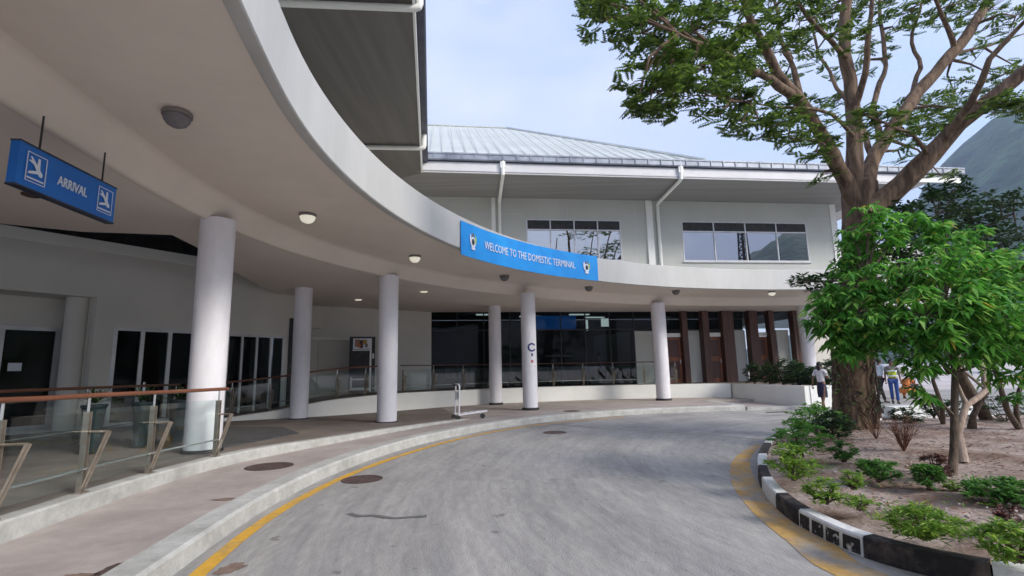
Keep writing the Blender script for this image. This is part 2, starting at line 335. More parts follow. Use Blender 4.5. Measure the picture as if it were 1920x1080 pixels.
# lower pavement between kerb and strip, then on to the platform wall
WALLC = [(-9.6, 15.0, .30), (-9, 15.6, .34), (-7.6, 16.95, .5), (-6.3, 18.25, .72), (-4.6, 20.0, .82), (-2.9, 21.7, .82), (-.9, 23.1, .82), (1.4, 23.95, .82), (4, 24.55, .81), (6.5, 24.65, .80), (8.6, 24.4, .8), (9.9, 24.0, .8)]
WC = spline(WALLC)
m = MB()
inn = offset(K, -.28)
poly = [(p.x, p.y) for p in inn]+[(e0.x, e0.y+.3), (8.3, 22.3), (10.2, 22.5), (9.9, 24.6), (0, 24.6), (-12, 20), (-14, 10), (-10, -5)]
m.prism(poly, .05, .172, 'pave'); struct(m.build('pavement'))
# ramp towards the planter at the far end (pinkish)
m = MB(); m.prism([(8.66, 19.4), (10.7, 19.35), (10.4, 22.4), (8.66, 22.4)], -.005, .06, 'pave')
m.prism([(8.35, 18.95), (10.9, 19.1), (10.7, 19.34), (8.66, 19.37)], -.005, .1, 'kerb'); struct(m.build('crossing_ramp'))
# strip wall mesh
m = MB(); S2 = STRIP
top = lambda o, dz: [Vector((p.x, p.y, q.z+dz)) for p, q in zip(offset(S2, o), S2)]
m.loft([setz(S2, .15), top(0, -.02), top(-.02, 0), top(-.2, .002), [Vector((p.x, p.y, .1)) for p in offset(S2, -.2)]], 'kerb')
struct(m.build('walkway_edge', smooth=True))
# upper walk behind the strip
m = MB(); A = [Vector((p.x, p.y, q.z-.006)) for p, q in zip(offset(S2, -.19), S2)]
Bk = spline([(-8, -5, .40), (-11, -1, .40), (-13, 3, .40), (-13.5, 7, .39), (-13, 10, .38), (-12, 12, .37), (-11, 13.4, .36), (-10.2, 14.3, .34), (-9.4, 15.2, .3), (-8.0, 16.5, .25), (-6.6, 17.9, .20), (-4.8, 19.7, .178), (-3, 21.4, .178)])
SA, SB = arclen(A), arclen(Bk); rowsA, rowsB = [], []
for i in range(61):
    rowsA.append(along(A, SA, SA[-1]*i/60)[0]); rowsB.append(along(Bk, SB, SB[-1]*i/60)[0])
m.loft([[a.lerp(b, t) for a, b in zip(rowsA, rowsB)] for t in (0, .25, .5, .75, 1)], 'pave2'); struct(m.build('upper_walkway', smooth='all'))
m = MB(); q = [atz(405, 848, .30), atz(560, 818, .25), atz(530, 806, .25), atz(412, 806, .28)]
m.add([(p.x, p.y, p.z+.075) for p in q]+[(p.x, p.y, p.z+.02) for p in q], [(0, 1, 2, 3), (4, 7, 6, 5), (0, 4, 5, 1), (1, 5, 6, 2), (2, 6, 7, 3), (3, 7, 4, 0)], 'mat')
tag(m.build('floor_mat'), 'dark grey floor mat between the round column and the end of the near glass railing', 'floor mat')
m = MB(); a, b = atz(412, 813, .25), atz(600, 811, .22); m.tube([(a.x, a.y, .27), (b.x, b.y, .22)], .035, 'kerb', 6); struct(m.build('walkway_step'))
# platform wall and floor
m = MB()
tz = lambda o, dz: [Vector((p.x, p.y, q.z+dz)) for p, q in zip(offset(WC, o), WC)]
m.loft([setz(WC, .1), tz(0, -.02), tz(-.015, 0), tz(-.22, .002), [Vector((p.x, p.y, .1)) for p in offset(WC, -.22)]], 'white'); o = m.build('platform_wall', smooth=True)
tag(o, 'long low curved white retaining wall under the far glass railing', 'low wall')
for u, v in ((598, 779), (752, 763)):
    p = atz(u, v, .36); mm = MB(); i = min(range(len(WC)), key=lambda k: (WC[k]-Vector((p.x, p.y, .5))).length); q = offset(WC, .01)[i]; d = (WC[i+1]-WC[i-1]); 
    mm.box((q.x, q.y, .40), (.26, .03, .09), 'black', math.atan2(d.y, d.x)); mm.build('vent_slot', o)
m = MB(); Fr = tz(-.2, -.01)
Bq = spline([(-10.7, 14.2, 0), (-10.0, 15.0, 0), (-8.9, 16.9, 0), (-8.2, 18.4, 0), (-7.2, 21.9, 0), (-3.9, 24.2, 0), (-.9, 24.75, 0), (1.4, 25.15, 0), (4, 25.6, 0), (6.5, 26.0, 0), (8.6, 26.4, 0), (9.9, 26.6, 0), (16, 27.6, 0)])
SF, SQ = arclen(Fr), arclen(Bq); ra, rb = [], []
for i in range(41):
    a = along(Fr, SF, SF[-1]*i/40)[0]; b = along(Bq, SQ, SQ[-1]*i/40)[0].copy(); b.z = a.z; ra.append(a); rb.append(b)
m.loft([ra, rb], 'pave2'); m.prism([(9.7, 24.2), (17.5, 25.4), (17.5, 28), (9.7, 26.5)], .5, .79, 'pave2'); struct(m.build('platform_floor'))

# ------------------------------------------------------------------ island
ISL = spline([(9, 1.6), (6.6, 2.1), (4.7, 2.9), (3.47, 3.82), (2.92, 4.48), (2.81, 5.35), (2.95, 6.25), (3.22, 7.12), (3.56, 7.93), (3.93, 8.71), (4.35, 9.49), (4.81, 10.28), (5.33, 11.05), (5.95, 11.8), (7, 12.7), (8.5, 13.5), (11, 14.1), (15, 14.4), (22, 14.4)], .12)
SI = arclen(ISL)
m = MB()
# worn yellow band round the island nose
yb = spline([(7, .9), (4.6, 1.9), (3.0, 3.2), (2.42, 4.23), (2.47, 5.04), (2.57, 5.84), (2.74, 6.63), (2.96, 7.4), (3.24, 8.16), (3.57, 8.89), (3.96, 9.59), (4.41, 10.26), (4.91, 10.9)], .2)
wid = [.12+.26*math.sin(min(1, i/(len(yb)-1))*math.pi)**.8 for i in range(len(yb))]
of1 = offset(yb, -1.0)
m.loft([setz(yb, .004), [Vector((p.x, p.y, .004)) for p in [a.lerp(b, -0.0+w) for a, b, w in zip(yb, offset(yb, 1.0), wid)]]], 'yellowold'); struct(m.build('island_line'))
marks = [(1858, 1110), (1638, 1042), (1508, 985), (1455, 952), (1424, 918), (1421, 893), (1424, 870), (1436, 848), (1452, 835)]
ms = [0]+[nearest(ISL, SI, atz(u, v, 0)) for u, v in marks]
colr = ['w', 'b', 'p', 'b', 'w', 'b', 'w', 'b', 'w']
x = ms[-1]; c = 'b'
while x < SI[-1]-.5: x += .9; ms.append(x); colr.append(c); c = 'w' if c == 'b' else 'b'
rnd = random.Random(3)
root = empty('island_kerb', (ISL[0].x, ISL[0].y, 0), None, None); root['kind'] = 'structure'
def kerbseg(s0, s1, mt):
    mm = MB(); n = max(2, int((s1-s0)/.12)); pts = [along(ISL, SI, s0+(s1-s0)*i/n)[0] for i in range(n+1)]
    # tangents to the right of travel point inside here
    I1, I2, I3 = offset(pts, .010), offset(pts, .025), offset(pts, .135)
    mm.loft([setz(pts, -.01), setz(I1, .155), setz(I2, .170), setz(I3, .173), setz(offset(pts, .15), .08)], mt)
    for e in (0, -1):
        mm.add([(pts[e].x, pts[e].y, -.01), (I1[e].x, I1[e].y, .155), (I2[e].x, I2[e].y, .170), (I3[e].x, I3[e].y, .173), (I3[e].x, I3[e].y, -.01)], [(0, 1, 2, 3, 4)], mt)
    return mm
for i in range(len(ms)-1):
    s0, s1 = ms[i]+.006, ms[i+1]-.006
    if s1-s0 < .05: continue
    c = colr[i] if i < len(colr) else 'w'
    if c == 'p':
        mm = kerbseg(s0, s1, 'kerbwhite'); 
        for k in range(4):
            a = s0+(s1-s0)*(k+.07+rnd.uniform(0, .05))/4; b = s0+(s1-s0)*(k+.95-rnd.uniform(0, .06))/4; pp = [along(ISL, SI, a+(b-a)*j/4)[0] for j in range(5)]
            zt = rnd.uniform(.130, .143); mm.loft([setz(offset(pp, -.006), .014), setz(offset(pp, .006), zt)], 'chipped')
        mm.build('kerb_stone', root, smooth=True)
    else: kerbseg(s0, s1, 'kerbwhite' if c == 'w' else 'kerbblack').build('kerb_stone', root, smooth=True)
# soil: height field inside the kerb
ins = offset(ISL, .125)
m = MB(); rows = []
cx, cy = 12.0, 7.5
for k in range(26):
    t = (k/25)**1.4
    row = []
    for p in ins:
        x, y = p.x+(cx+(p.x-cx)*.05-p.x)*t, p.y+(cy-p.y)*t
        z = .13+.14*min(1, t*4)+.035*noise.noise(Vector((x*.8, y*.8, 0)))*min(1, t*8)+.02*noise.noise(Vector((x*3.3, y*3.3, 4)))*min(1, t*8)
        row.append(Vector((x, y, z)))
    rows.append(row)
m.loft(rows, 'soil')
struct(m.build('island_soil', smooth='all'))
def soilz(x, y): return .26+.035*noise.noise(Vector((x*.8, y*.8, 0)))

# ------------------------------------------------------------------ hills and air
prof = [(0, 0), (22, 1), (32, 4), (36, 8), (40.4, 14.6), (42.4, 16.3), (45.3, 18.2), (47, 18.8), (50, 19.8), (58, 20), (70, 12), (100, 8), (120, 10), (130, 12), (135, 12.6), (138.7, 11), (140.8, 9.6), (142.5, 5.5), (144.5, 1.5), (150, 0), (200, 2), (240, 4), (300, 4), (330, 2), (350, 1), (360, 0)]
def pe(a):
    for (a0, e0_), (a1, e1_) in zip(prof, prof[1:]):
        if a0 <= a <= a1: return e0_+(e1_-e0_)*(a-a0)/(a1-a0)
    return 0
M_['hill'] = mat('forested_hillside', (.006, .030, .020), .95, (.07, .14, .06), .014, 14, 1.0, .05, lo=.38, hi=.62, streak=(.07, .35))
M_['hill'].node_tree.nodes['Bump'].inputs['Distance'].default_value = 12
m = MB(); rows = []
for j in range(27):
    t = j/26; r = 620+1100*t; row = []
    for i in range(0, 361):
        a = i % 360; e = pe(a)*(1+.07*noise.noise(Vector((a*.22, 1, 0)))+.035*noise.noise(Vector((a*.8, 3, 0)))); H = math.tan(R(e))*1500
        sh = math.sin(min(1, t/.8)*math.pi/2)**1.3 if t < .8 else 1-.5*((t-.8)/.2)
        ar = R(a); x, y = r*math.sin(ar), r*math.cos(ar)
        z = H*sh*(1+.07*noise.noise(Vector((x*.005, y*.005, 0)))*(1 if t < .78 else 0)) + (14*noise.noise(Vector((x*.02, y*.02, 5))) if H > 20 else 0)
        z = max(z-5, -1.9)
        row.append((x, y, z))
    rows.append(row)
m.loft(rows, 'hill'); struct(m.build('hills', smooth='all'))
hz = bpy.data.materials.new('air_haze'); hz.use_nodes = True; t = hz.node_tree; t.nodes.remove(t.nodes['Principled BSDF'])
pv = N(t, 'ShaderNodeVolumePrincipled'); pv.inputs['Density'].default_value = .00030; pv.inputs['Color'].default_value = (.58, .75, 1.0, 1)
t.links.new(pv.outputs[0], t.nodes['Material Output'].inputs['Volume'])
M_['haze'] = hz
m = MB(); m.box((0, 0, 447), (6100, 6100, 900), 'haze'); o = m.build('haze'); o['kind'] = 'stuff'
#PART2
# ================================================================== TERMINAL BUILDING
UY = lambda x: 24.9+.125*x
LY = lambda x: 25.0+.17*x
AU = math.atan(.125); AL = math.atan(.17)
TB = empty('terminal_building', (6, 26, 0), 'long two storey pale grey green terminal building behind the curved canopy', 'building')
def up(x, d=0): # point on upper wall, d towards camera
    return (x+d*math.sin(AU), UY(x)-d*math.cos(AU))
def lp(x, d=0): return (x+d*math.sin(AL), LY(x)-d*math.cos(AL))
def wallpanels(mb, P, ang, xs0, xs1, z0, z1, holes, m, th=.25):
    # wall between xs0..xs1 with rectangular holes (x0,x1,z0,z1), thickness behind
    xs = sorted({xs0, xs1}|{h[0] for h in holes}|{h[1] for h in holes}); zs = sorted({z0, z1}|{h[2] for h in holes}|{h[3] for h in holes})
    for xa, xb in zip(xs, xs[1:]):
        for za, zb in zip(zs, zs[1:]):
            cx_, cz_ = (xa+xb)/2, (za+zb)/2
            if any(h[0] < cx_ < h[1] and h[2] < cz_ < h[3] for h in holes): continue
            a, b = P(xa), P(xb); mb.wallseg(a, b, za, zb, th, m)
WIN = [(.78, 5.65), (8.9, 15.9)]
m = MB(); wallpanels(m, up, AU, -7.4, 17.65, 5.2, 10.19, [(a, b, 6.97, 9.11) for a, b in WIN], 'wall')
m.wallseg(up(17.65), (16.4, 42), 4.4, 10.19, .25, 'wall')
m.wallseg((17.9, 27.1), (24, 27.9), 4.4, 8.0, .3, 'wall')
m.build('upper_wall', TB)
m = MB()      # panel joints: thin cover strips
for z in (9.35, 7.0-.35): 
    for a, b in ((-7.3, .7), (5.8, 8.8), (16, 17.6)) if z > 9 else ((-7.3, 7.0), (7.8, 17.6)):
        m.wallseg(up(a, .006), up(b, .006), z, z+.02, .02, 'alu')
for x in (-2.8, 2.9, 12.4): m.wallseg(up(x, .006), up(x+.02, .006), 9.14, 10.15, .02, 'alu')
for x in (6.4, 16.9): m.wallseg(up(x, .006), up(x+.02, .006), 5.3, 10.15, .02, 'alu')
m.build('panel_joint', TB)
for a, b, d in ((7.0, 7.34, .10), (17.35, 17.7, .05), (-.95, -.75, .06)):
    m = MB(); m.wallseg(up(a, d), up(b, d), 5.3, 10.17, d-.005, 'white'); m.build('wall_pilaster', TB)
def window(P, ang, x0, x1, z0, z1, n, parent, transom=None, glass='mirror', fm='alu', depth=.07, fw=.06):
    mb = MB(); a = P(x0); o = None
    def bar(xa, xb, za, zb, dd=0): mb.wallseg(P(xa, .012+dd), P(xb, .012+dd), za, zb, depth+dd, fm)
    bar(x0, x1, z1-fw, z1); bar(x0, x1, z0, z0+fw)
    for i in range(n+1):
        xc = x0+(x1-x0)*i/n; xa = max(x0, xc-fw/2); xb = min(x1, xc+fw/2)
        if i == 0: xb = x0+fw
        if i == n: xa = x1-fw
        if transom: bar(xa, xb, z0+fw, transom-fw/2, .0025*(i % 2)); bar(xa, xb, transom+fw/2, z1-fw, .0025*(i % 2))
        else: bar(xa, xb, z0+fw, z1-fw)
    if transom: bar(x0+.002, x1-.002, transom-fw/2, transom+fw/2, .004)
    fr = mb.build('window_frame', parent)
    for i in range(n):
        xa = x0+(x1-x0)*i/n+.02; xb = x0+(x1-x0)*(i+1)/n-.02
        g = MB(); g.wallseg(P(xa, -.03), P(xb, -.03), z0+.03, (transom or z1)-.03, .012, glass); g.build('pane', fr)
        if transom: g = MB(); g.wallseg(P(xa, -.03), P(xb, -.03), transom+.02, z1-.03, .012, 'black'); g.build('pane', fr)
    return fr
for a, b in WIN:
    window(up, AU, a, b, 6.97, 9.11, 4, TB, 8.56)
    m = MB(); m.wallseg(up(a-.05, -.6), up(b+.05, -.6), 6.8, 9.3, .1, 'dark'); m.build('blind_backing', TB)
# sills
m = MB()
for a, b in WIN: m.wallseg(up(a-.06, .09), up(b+.06, .09), 6.9, 6.955, .1, 'alu')
m.build('window_sill', TB)
# soffit, fascia, gutter, roof
FY = lambda x: 21.65+.125*x
fp = lambda x, d=0: (x+d*math.sin(AU), FY(x)-d*math.cos(AU))
m = MB(); m.prism([fp(-4.3), fp(19.2), (18.7, 30), (-8, 26)], 10.2, 10.26, 'soffgrey'); m.build('soffit', TB)
m = MB(); m.wallseg(fp(-4.0), fp(19.2), 10.17, 10.70, .06, 'trim'); m.build('fascia', TB)
m = MB()
prs = [(.0, 10.70), (.13, 10.70), (.16, 10.74), (.16, 10.93), (.19, 10.96), (.19, 11.02), (.14, 11.04), (.0, 11.04)]
m.loft([[(*fp(x, d), z) for x in (-4.05, 4, 12, 22.5)] for d, z in prs], 'gutter')
for i in range(44):
    x = -3.9+i*.6; m.wallseg(fp(x, .2), fp(x+.04, .2), 10.72, 11.03, .015, 'gutter')
m.build('gutter', TB)
m = MB(); m.wallseg(fp(-4.05, .045), fp(22.4, .045), 10.66, 10.705, .05, 'navy'); m.wallseg(fp(19.25, .0), fp(22.4, .0), 10.3, 10.69, .06, 'white'); m.build('gutter_shadow_strip', TB)  # navy strip painted as the shadow line under the gutter; white end board
m = MB(); m.add([(*fp(-9, -.02), 11.03), (*fp(22.5, -.02), 11.03), (23, 50, 11.9), (-9, 46, 11.9)], [(0, 1, 2, 3)], 'roof'); m.build('roof_deck', TB)
m = MB()   # raised hip roof with ribs
E0, E1, Rg0, Rg1 = Vector((-24, 19.3, 10.9)), Vector((9.2, 23.0, 11.15)), Vector((-20, 34, 19.7)), Vector((-.14, 36.4, 19.6))
E2 = Vector((3, 50, 11.0)); E3 = Vector((-26, 46, 11))
m.add([E0, E1, Rg1, Rg0], [(0, 1, 2, 3)], 'roof'); m.add([E1, E2, Rg1], [(0, 1, 2)], 'roof'); m.add([E2, E3, Rg0, Rg1], [(0, 1, 2, 3)], 'roof'); m.add([E3, E0, Rg0], [(0, 1, 2)], 'roof')
for i in range(1, 60):
    t = i/60; a = E0.lerp(E1, t); u_ = (Rg1-Rg0).normalized(); dn = Vector((-.125, .992, 0))
    sl = (Rg0-E0); b = None
    # go up the slope perpendicular to the eave until ridge or hip
    k = 1.0; bx = a+Vector((-1.85, 13.6, 8.42)); 
    if t > .75:
        k = (1-t)/.25
    if k > .05: m.tube([a+Vector((0, 0, .03)), a.lerp(bx, k*.97)+Vector((0, 0, .015))], .022, 'roof', 4, False)
m.tube([E1+Vector((0, 0, .04)), Rg1+Vector((0, 0, .05)), Rg0+Vector((0, 0, .05))], .09, 'roof', 6)
m.build('hip_roof', TB)
for x in (-.55, 7.62):    # downpipes from the gutter under the soffit and down the wall
    m = MB(); a = fp(x+.25, .08); b = fp(x+.25, .06); c = up(x, .12)
    m.tube([(*a, 10.95), (*b, 10.30), (*b, 10.14), (*(Vector(b).lerp(Vector(c), .06)), 10.09), (*(Vector(b).lerp(Vector(c), .94)), 9.98), (*c, 9.9), (*c, 5.3)], .085, 'white', 10)
    m.box((*a, 10.62), (.22, .10, .42), 'white', AU); m.build('downpipe', TB, smooth=True)

# ---- lower storey: shopfront, timber fins, doors, pale panels
for a, b in ((6.1, 7.25), (8.85, 9.6), (11.42, 12.15), (13.95, 14.65)):
    m = MB(); m.wallseg(lp(a), lp(b), .7, 3.43, .12, 'wall'); m.build('infill_panel', TB)
gl = [(-3.9+i*1.25, -3.9+(i+1)*1.25) for i in range(8)]
for a, b in gl:
    g = MB(); g.wallseg(lp(a+.02, .02), lp(b-.02, .02), .82, 4.5, .012, 'glassdark'); g.build('shopfront_pane', TB)
m = MB()
for i in range(9): x = -3.9+i*1.25; m.wallseg(lp(x-.025, .04), lp(x+.025, .04), .8, 4.5, .06, 'black')
m.wallseg(lp(-3.9, .043), lp(6.1, .043), 3.50, 3.56, .06, 'black')
m.build('shopfront_mullion', TB)
g = MB(); g.wallseg(lp(6.12, .02), lp(15.3, .02), 3.50, 4.5, .012, 'glassdark'); g.build('clerestory_glazing', TB)
fins = [(7.3, 7.55, .35), (8.55, 8.83, .32), (9.62, 9.95, .40), (10.75, 11.35, .34), (12.2, 12.36, .42), (12.36, 12.72, .32), (13.35, 13.62, .38), (14.72, 14.86, .4), (14.92, 15.4, .36)]
for a, b, d in fins:
    g = MB(); g.wallseg(lp(a, d), lp(b, d), .79, 4.48, d-.01, 'timber'); g.build('timber_fin', TB)
for a, b in ((7.58, 8.52), (9.98, 10.72), (12.75, 13.32)):
    g = MB(); g.wallseg(lp(a, .05), lp(b, .05), .8, 3.08, .06, 'door')
    for zz in (1.0, 2.1): g.wallseg(lp(a+.12, .065), lp(b-.12, .065), zz, zz+.85, .014, 'timber')
    o = g.build('timber_door', TB)
    g = MB(); g.box((*lp(b-.1, .10), 1.85), (.03, .05, .22), 'chrome', AL); g.build('door_handle', o)
    g = MB(); g.wallseg(lp(a, .11), lp(b, .11), 3.1, 3.3, .1, 'white'); g.build('door_lintel', TB)
for a, b, z in (((-8.4, 20.9), (-3.85, 24.3), .6), ((-8.3, 18.3), (-8.4, 20.88), .3), (lp(15.4, 0), lp(18, 0), .6)):
    m = MB(); m.wallseg(a, b, z, 4.45, .2, 'wallL'); m.build('lower_wall', TB)
m = MB(); m.wallseg((-8.15, 20.95), (-6.9, 21.87), 3.0, 3.12, .25, 'white'); m.box((-8.0, 20.7, 3.9), (.5, .3, .9), 'wallL', .6); m.build('wall_ledge', TB)
g = MB(); g.wallseg((-7.98, 21.16), (-7.05, 21.83), .62, 2.95, .03, 'wallL'); g.build('flush_door', TB)
# interior
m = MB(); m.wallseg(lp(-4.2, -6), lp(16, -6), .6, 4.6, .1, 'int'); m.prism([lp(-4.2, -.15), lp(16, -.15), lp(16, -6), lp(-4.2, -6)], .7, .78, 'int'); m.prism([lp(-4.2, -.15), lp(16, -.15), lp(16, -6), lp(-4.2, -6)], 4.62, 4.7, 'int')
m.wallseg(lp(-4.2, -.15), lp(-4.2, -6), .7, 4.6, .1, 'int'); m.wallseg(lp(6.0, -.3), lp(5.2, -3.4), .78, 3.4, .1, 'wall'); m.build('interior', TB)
m = MB(); m.wallseg(lp(3.0, -5.7), lp(5.5, -5.7), .78, 1.9, .5, 'timber'); m.wallseg(lp(2.8, -5.5), lp(4.5, -5.5), 2.35, 2.45, .1, 'alu'); m.build('counter', TB)
m = MB(); m.wallseg(lp(1.35, -1.2), lp(3.5, -1.2), 3.62, 4.35, .08, 'blueglow'); 
for x, d in ((-1.5, 2.5), (1.0, 3.5), (3.6, 2.6), (5.0, 4.2)):
    g = MB(); g.wallseg(lp(x, -d), lp(x+1.1, -d), 4.55, 4.6, .25, 'whitelit'); g.build('fill_light_strip', TB)  # ceiling strips added to brighten the dim interior
m = MB(); m.wallseg(lp(1.35, -1.2), lp(3.5, -1.2), 3.62, 4.35, .08, 'blueglow')
tag(m.build('wall_sign'), 'dark blue signboard high inside the shopfront glass right of the column with the round sticker', 'sign')
for nm, x, z, w_, h_, lb in (('notice_board', 4.75, 3.75, .45, .42, 'small pale square notice hanging behind the shopfront glass near the ceiling'), ('notice_strip', 3.9, 3.55, .14, .55, 'narrow white upright notice behind the shopfront glass right of the blue signboard')):
    m = MB(); m.wallseg(lp(x, -.9), lp(x+w_, -.9), z, z+h_, .04, 'whitelit'); tag(m.build(nm), lb, 'notice')

for i in range(5):
    x = -2.9+i*.62; q = lp(x, -1.6); t = empty('waiting_chair', (q[0], q[1], .8), 'dark metal waiting chair in a row inside the shopfront left of the sticker column', 'chair', 'waiting chairs behind the shopfront glass', rz=AL)
    g = MB(); g.box((0, 0, .44), (.5, .48, .05), 'black'); g.build('seat', t, local=True)
    g = MB(); g.box((0, .25, .72), (.5, .04, .5), 'alu'); g.build('backrest', t, local=True)
    for sx in (-.22, .22):
        g = MB(); g.tube([(sx, -.2, 0), (sx, -.18, .43)], .015, 'chrome', 6); g.build('leg', t, local=True)
        g = MB(); g.tube([(sx, .22, 0), (sx, .22, .5)], .015, 'chrome', 6); g.build('leg', t, local=True)

# ================================================================== LEFT WING
WG = empty('terminal_wing', (-9, 12, 0), 'left wing of the terminal with deep dark overhanging eave and ground floor doors in shade', 'building')
ed = lambda y, d=0: (-.42-.158*y-d, y)     # eave line, d inboard
ez = 10.17
m = MB(); m.prism([ed(-7), ed(21.3), ed(21.9, 1.0), (-14, 23), (-13, -7)], ez, ez+.05, 'soffdark'); m.build('soffit', WG)
m = MB(); m.loft([[(ed(y, d)[0], y, z) for y in (-7, 7, 21.15)] for d, z in ((.0, ez-.06), (.0, ez+.5), (.06, ez+.5), (.06, ez-.06), (.0, ez-.06))], 'white'); m.build('fascia', WG)
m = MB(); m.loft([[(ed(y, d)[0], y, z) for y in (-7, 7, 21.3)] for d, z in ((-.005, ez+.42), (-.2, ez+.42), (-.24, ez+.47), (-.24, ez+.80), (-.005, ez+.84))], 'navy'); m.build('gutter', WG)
for y in (10.9, 18.55):
    m = MB(); x0 = ed(y, -.12)[0]
    m.tube([(x0, y-.0, ez+.5), (x0+.0, y, ez+.0), (x0-.03, y, ez-.09), (x0-.12, y, ez-.12), (x0-4.0, y-.35, ez-.12)], .085, 'white', 10); m.build('downpipe', WG, smooth=True)
m = MB(); m.add([(ed(-7, -.05)[0], -7, ez+.85), (ed(21.3, -.05)[0], 21.3, ez+.85), (-14, 24, 15.5), (-12, -7, 15.5)], [(0, 1, 2, 3)], 'roof'); m.build('roof', WG)
m = MB(); m.wallseg((-5.0, -5), (-7.4, 24), 4.5, ez+.04, .25, 'wall'); m.build('upper_wall', WG)
# ground floor wall line W
W0, Wd = Vector((-11.9, 12.0)), Vector((4, 6.2)).normalized(); Wn = Vector((Wd.y, -Wd.x))
wp = lambda s, d=0: tuple(W0+Wd*s+Wn*d)
m = MB(); wallpanels(m, wp, 0, -8, 7.9, .3, 5.0, [(-4.2, 1.72, .3, 3.74), (2.15, 4.25, .3, 3.0), (5.2, 7.2, .3, 2.95)], 'wallL', .3)
m.wallseg(wp(-8, .03), wp(7.9, .03), 4.98, 5.27, .36, 'white')
m.build('lower_wall', WG)
m = MB(); m.wallseg(wp(-4.3, -1.0), wp(2.1, -1.0), .3, 4.0, .1, 'wallL'); m.prism([wp(-4.3, -.28), wp(1.8, -.28), wp(1.8, -1.0), wp(-4.3, -1.0)], 3.74, 3.84, 'wallL'); m.wallseg(wp(1.75, -.28), wp(1.75, -1.0), .3, 3.8, .1, 'wallL'); m.build('recess_wall', WG)
m = MB(); c_ = wp(1.45, -.45); m.tube([(*c_, .3), (*c_, 3.76)], .24, 'wallL', 20); m.build('recess_column', WG, smooth=True)
wq = lambda s, d=0: wp(s, d-.93)
for a in (-3.6, -2.35, -1.1, .12):
    window(wq, 0, a, a+1.2, .38, 2.98, 1, WG, None, 'glassdark', 'alu', .06, .11)
window(wp, 0, 2.15, 4.25, .36, 3.0, 3, WG, None, 'glassdark', 'alu', .1, .10)
window(wp, 0, 5.2, 7.2, .36, 2.95, 4, WG, None, 'glassdark', 'alu', .1, .07)
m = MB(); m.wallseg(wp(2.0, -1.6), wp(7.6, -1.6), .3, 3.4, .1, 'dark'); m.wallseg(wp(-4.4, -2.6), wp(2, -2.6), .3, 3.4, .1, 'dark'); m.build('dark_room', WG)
m = MB()
for k in range(5):
    s = 5.3+k*.40; m.loft([[(*wp(s+.02*j*(1+.4*math.sin(z*3)), -.2-.03*(j % 2)), z) for z in (.5, 1.2, 2.0, 2.8)] for j in range(11)], 'wallL')
m.build('curtain', WG)
m = MB(); m.wallseg(wq(.36, -.0), wq(.62, -.0), 1.85, 2.05, .006, 'letter'); tag(m.build('door_notice'), 'small white paper notice stuck on the dark glass door at the left edge', 'notice')
m = MB(); m.wallseg(wp(7.35, .04), wp(7.6, .04), .4, 3.6, .03, 'black'); m.build('dark_door_slot', WG)
m = MB(); m.box((*wp(2.95, .12), 1.25), (.05, .05, .5), 'chrome'); m.build('door_pull', WG)
# black panels put in as the deep shade over the ground floor wall
m = MB(); m.prism([(-16, 6), (-5.6, 6), (-6.3, 19), (-9, 22), (-16, 20)], 6.0, 6.1, 'black'); m.wallseg(wp(-6, -1.5), wp(9, -1.5), 4.9, 6.0, .1, 'black'); m.build('void_shade_panel', WG)

# ================================================================== CANOPY
OB = spline([(1.7, -4.2), (-.1, -1.9), (-1.5, 1.0), (-2.24, 3.93), (-2.62, 6.5), (-2.45, 9.15), (-1.77, 11.75), (-.62, 14.17), (.94, 16.31), (2.86, 18.12), (5.07, 19.55), (7.5, 20.6), (10.08, 21.29), (12.73, 21.67), (16, 21.85), (18, 21.9)], .3)
IB = spline([(-1.6, -5.5), (-3.6, -2), (-4.6, 1.5), (-5.02, 4.3), (-5.28, 6.4), (-5.42, 8.0), (-5.36, 9.6), (-4.98, 11.7), (-4.15, 13.84), (-2.55, 16.5), (-.41, 18.84), (2.03, 20.81), (4.75, 22.39), (7.65, 23.54), (10.68, 24.26), (13.78, 24.55), (18, 24.8)], .3)
CN = empty('entrance_canopy', (-3.5, 12, 0), 'sweeping curved cream entrance canopy with a deep white fascia carried on round columns', 'canopy')
m = MB(); m.loft([setz(o_, z) for o_, z in ((offset(OB, -.16), 4.78), (offset(OB, -.16), 4.74), (offset(OB, -.14), 4.725), (offset(OB, -.015), 4.725), (OB, 4.74), (OB, 5.565), (offset(OB, -.015), 5.58), (offset(OB, -.3), 5.585), (offset(OB, -.3), 5.3))], 'fascia'); m.build('fascia', CN, smooth=True)
SO, SI2 = arclen(OB), arclen(IB)
na = 110
ro = [along(OB, SO, SO[-1]*i/na)[0] for i in range(na+1)]; ri0 = offset(IB, .42); ri = [along(ri0, arclen(ri0), arclen(ri0)[-1]*i/na)[0] for i in range(na+1)]
ro = offset(ro, -.15)
m = MB(); m.loft([[Vector((*a.lerp(b, t).xy, 4.76)) for a, b in zip(ro, ri)] for t in (0, .33, .66, 1)], 'soffit'); m.build('soffit', CN, smooth='all')
m = MB(); m.loft([setz(offset(IB, d), z) for d, z in ((.43, 4.762), (.36, 4.75), (.30, 4.71), (.05, 4.44), (.02, 4.41), (.0, 4.395), (-.08, 4.39), (-.1, 4.42))], 'soffit'); m.build('ceiling_edge_beam', CN, smooth='all')
bd = [(p.x, p.y) for p in offset(IB, -.05)]
far = [(18, 28.3), (8, 26.6), (-3.9, 24.5), (-8.6, 21.3), (-8.35, 18.4), (-7.55, 13.6), (-6.9, 11.0), (-6.76, 9.95), (-8.25, 9.6), (-9.3, 8.9), (-16, 7), (-16, -6)]
m = MB(); m.prism(bd+far, 4.415, 4.6, 'ceil'); m.build('inner_ceiling', CN)
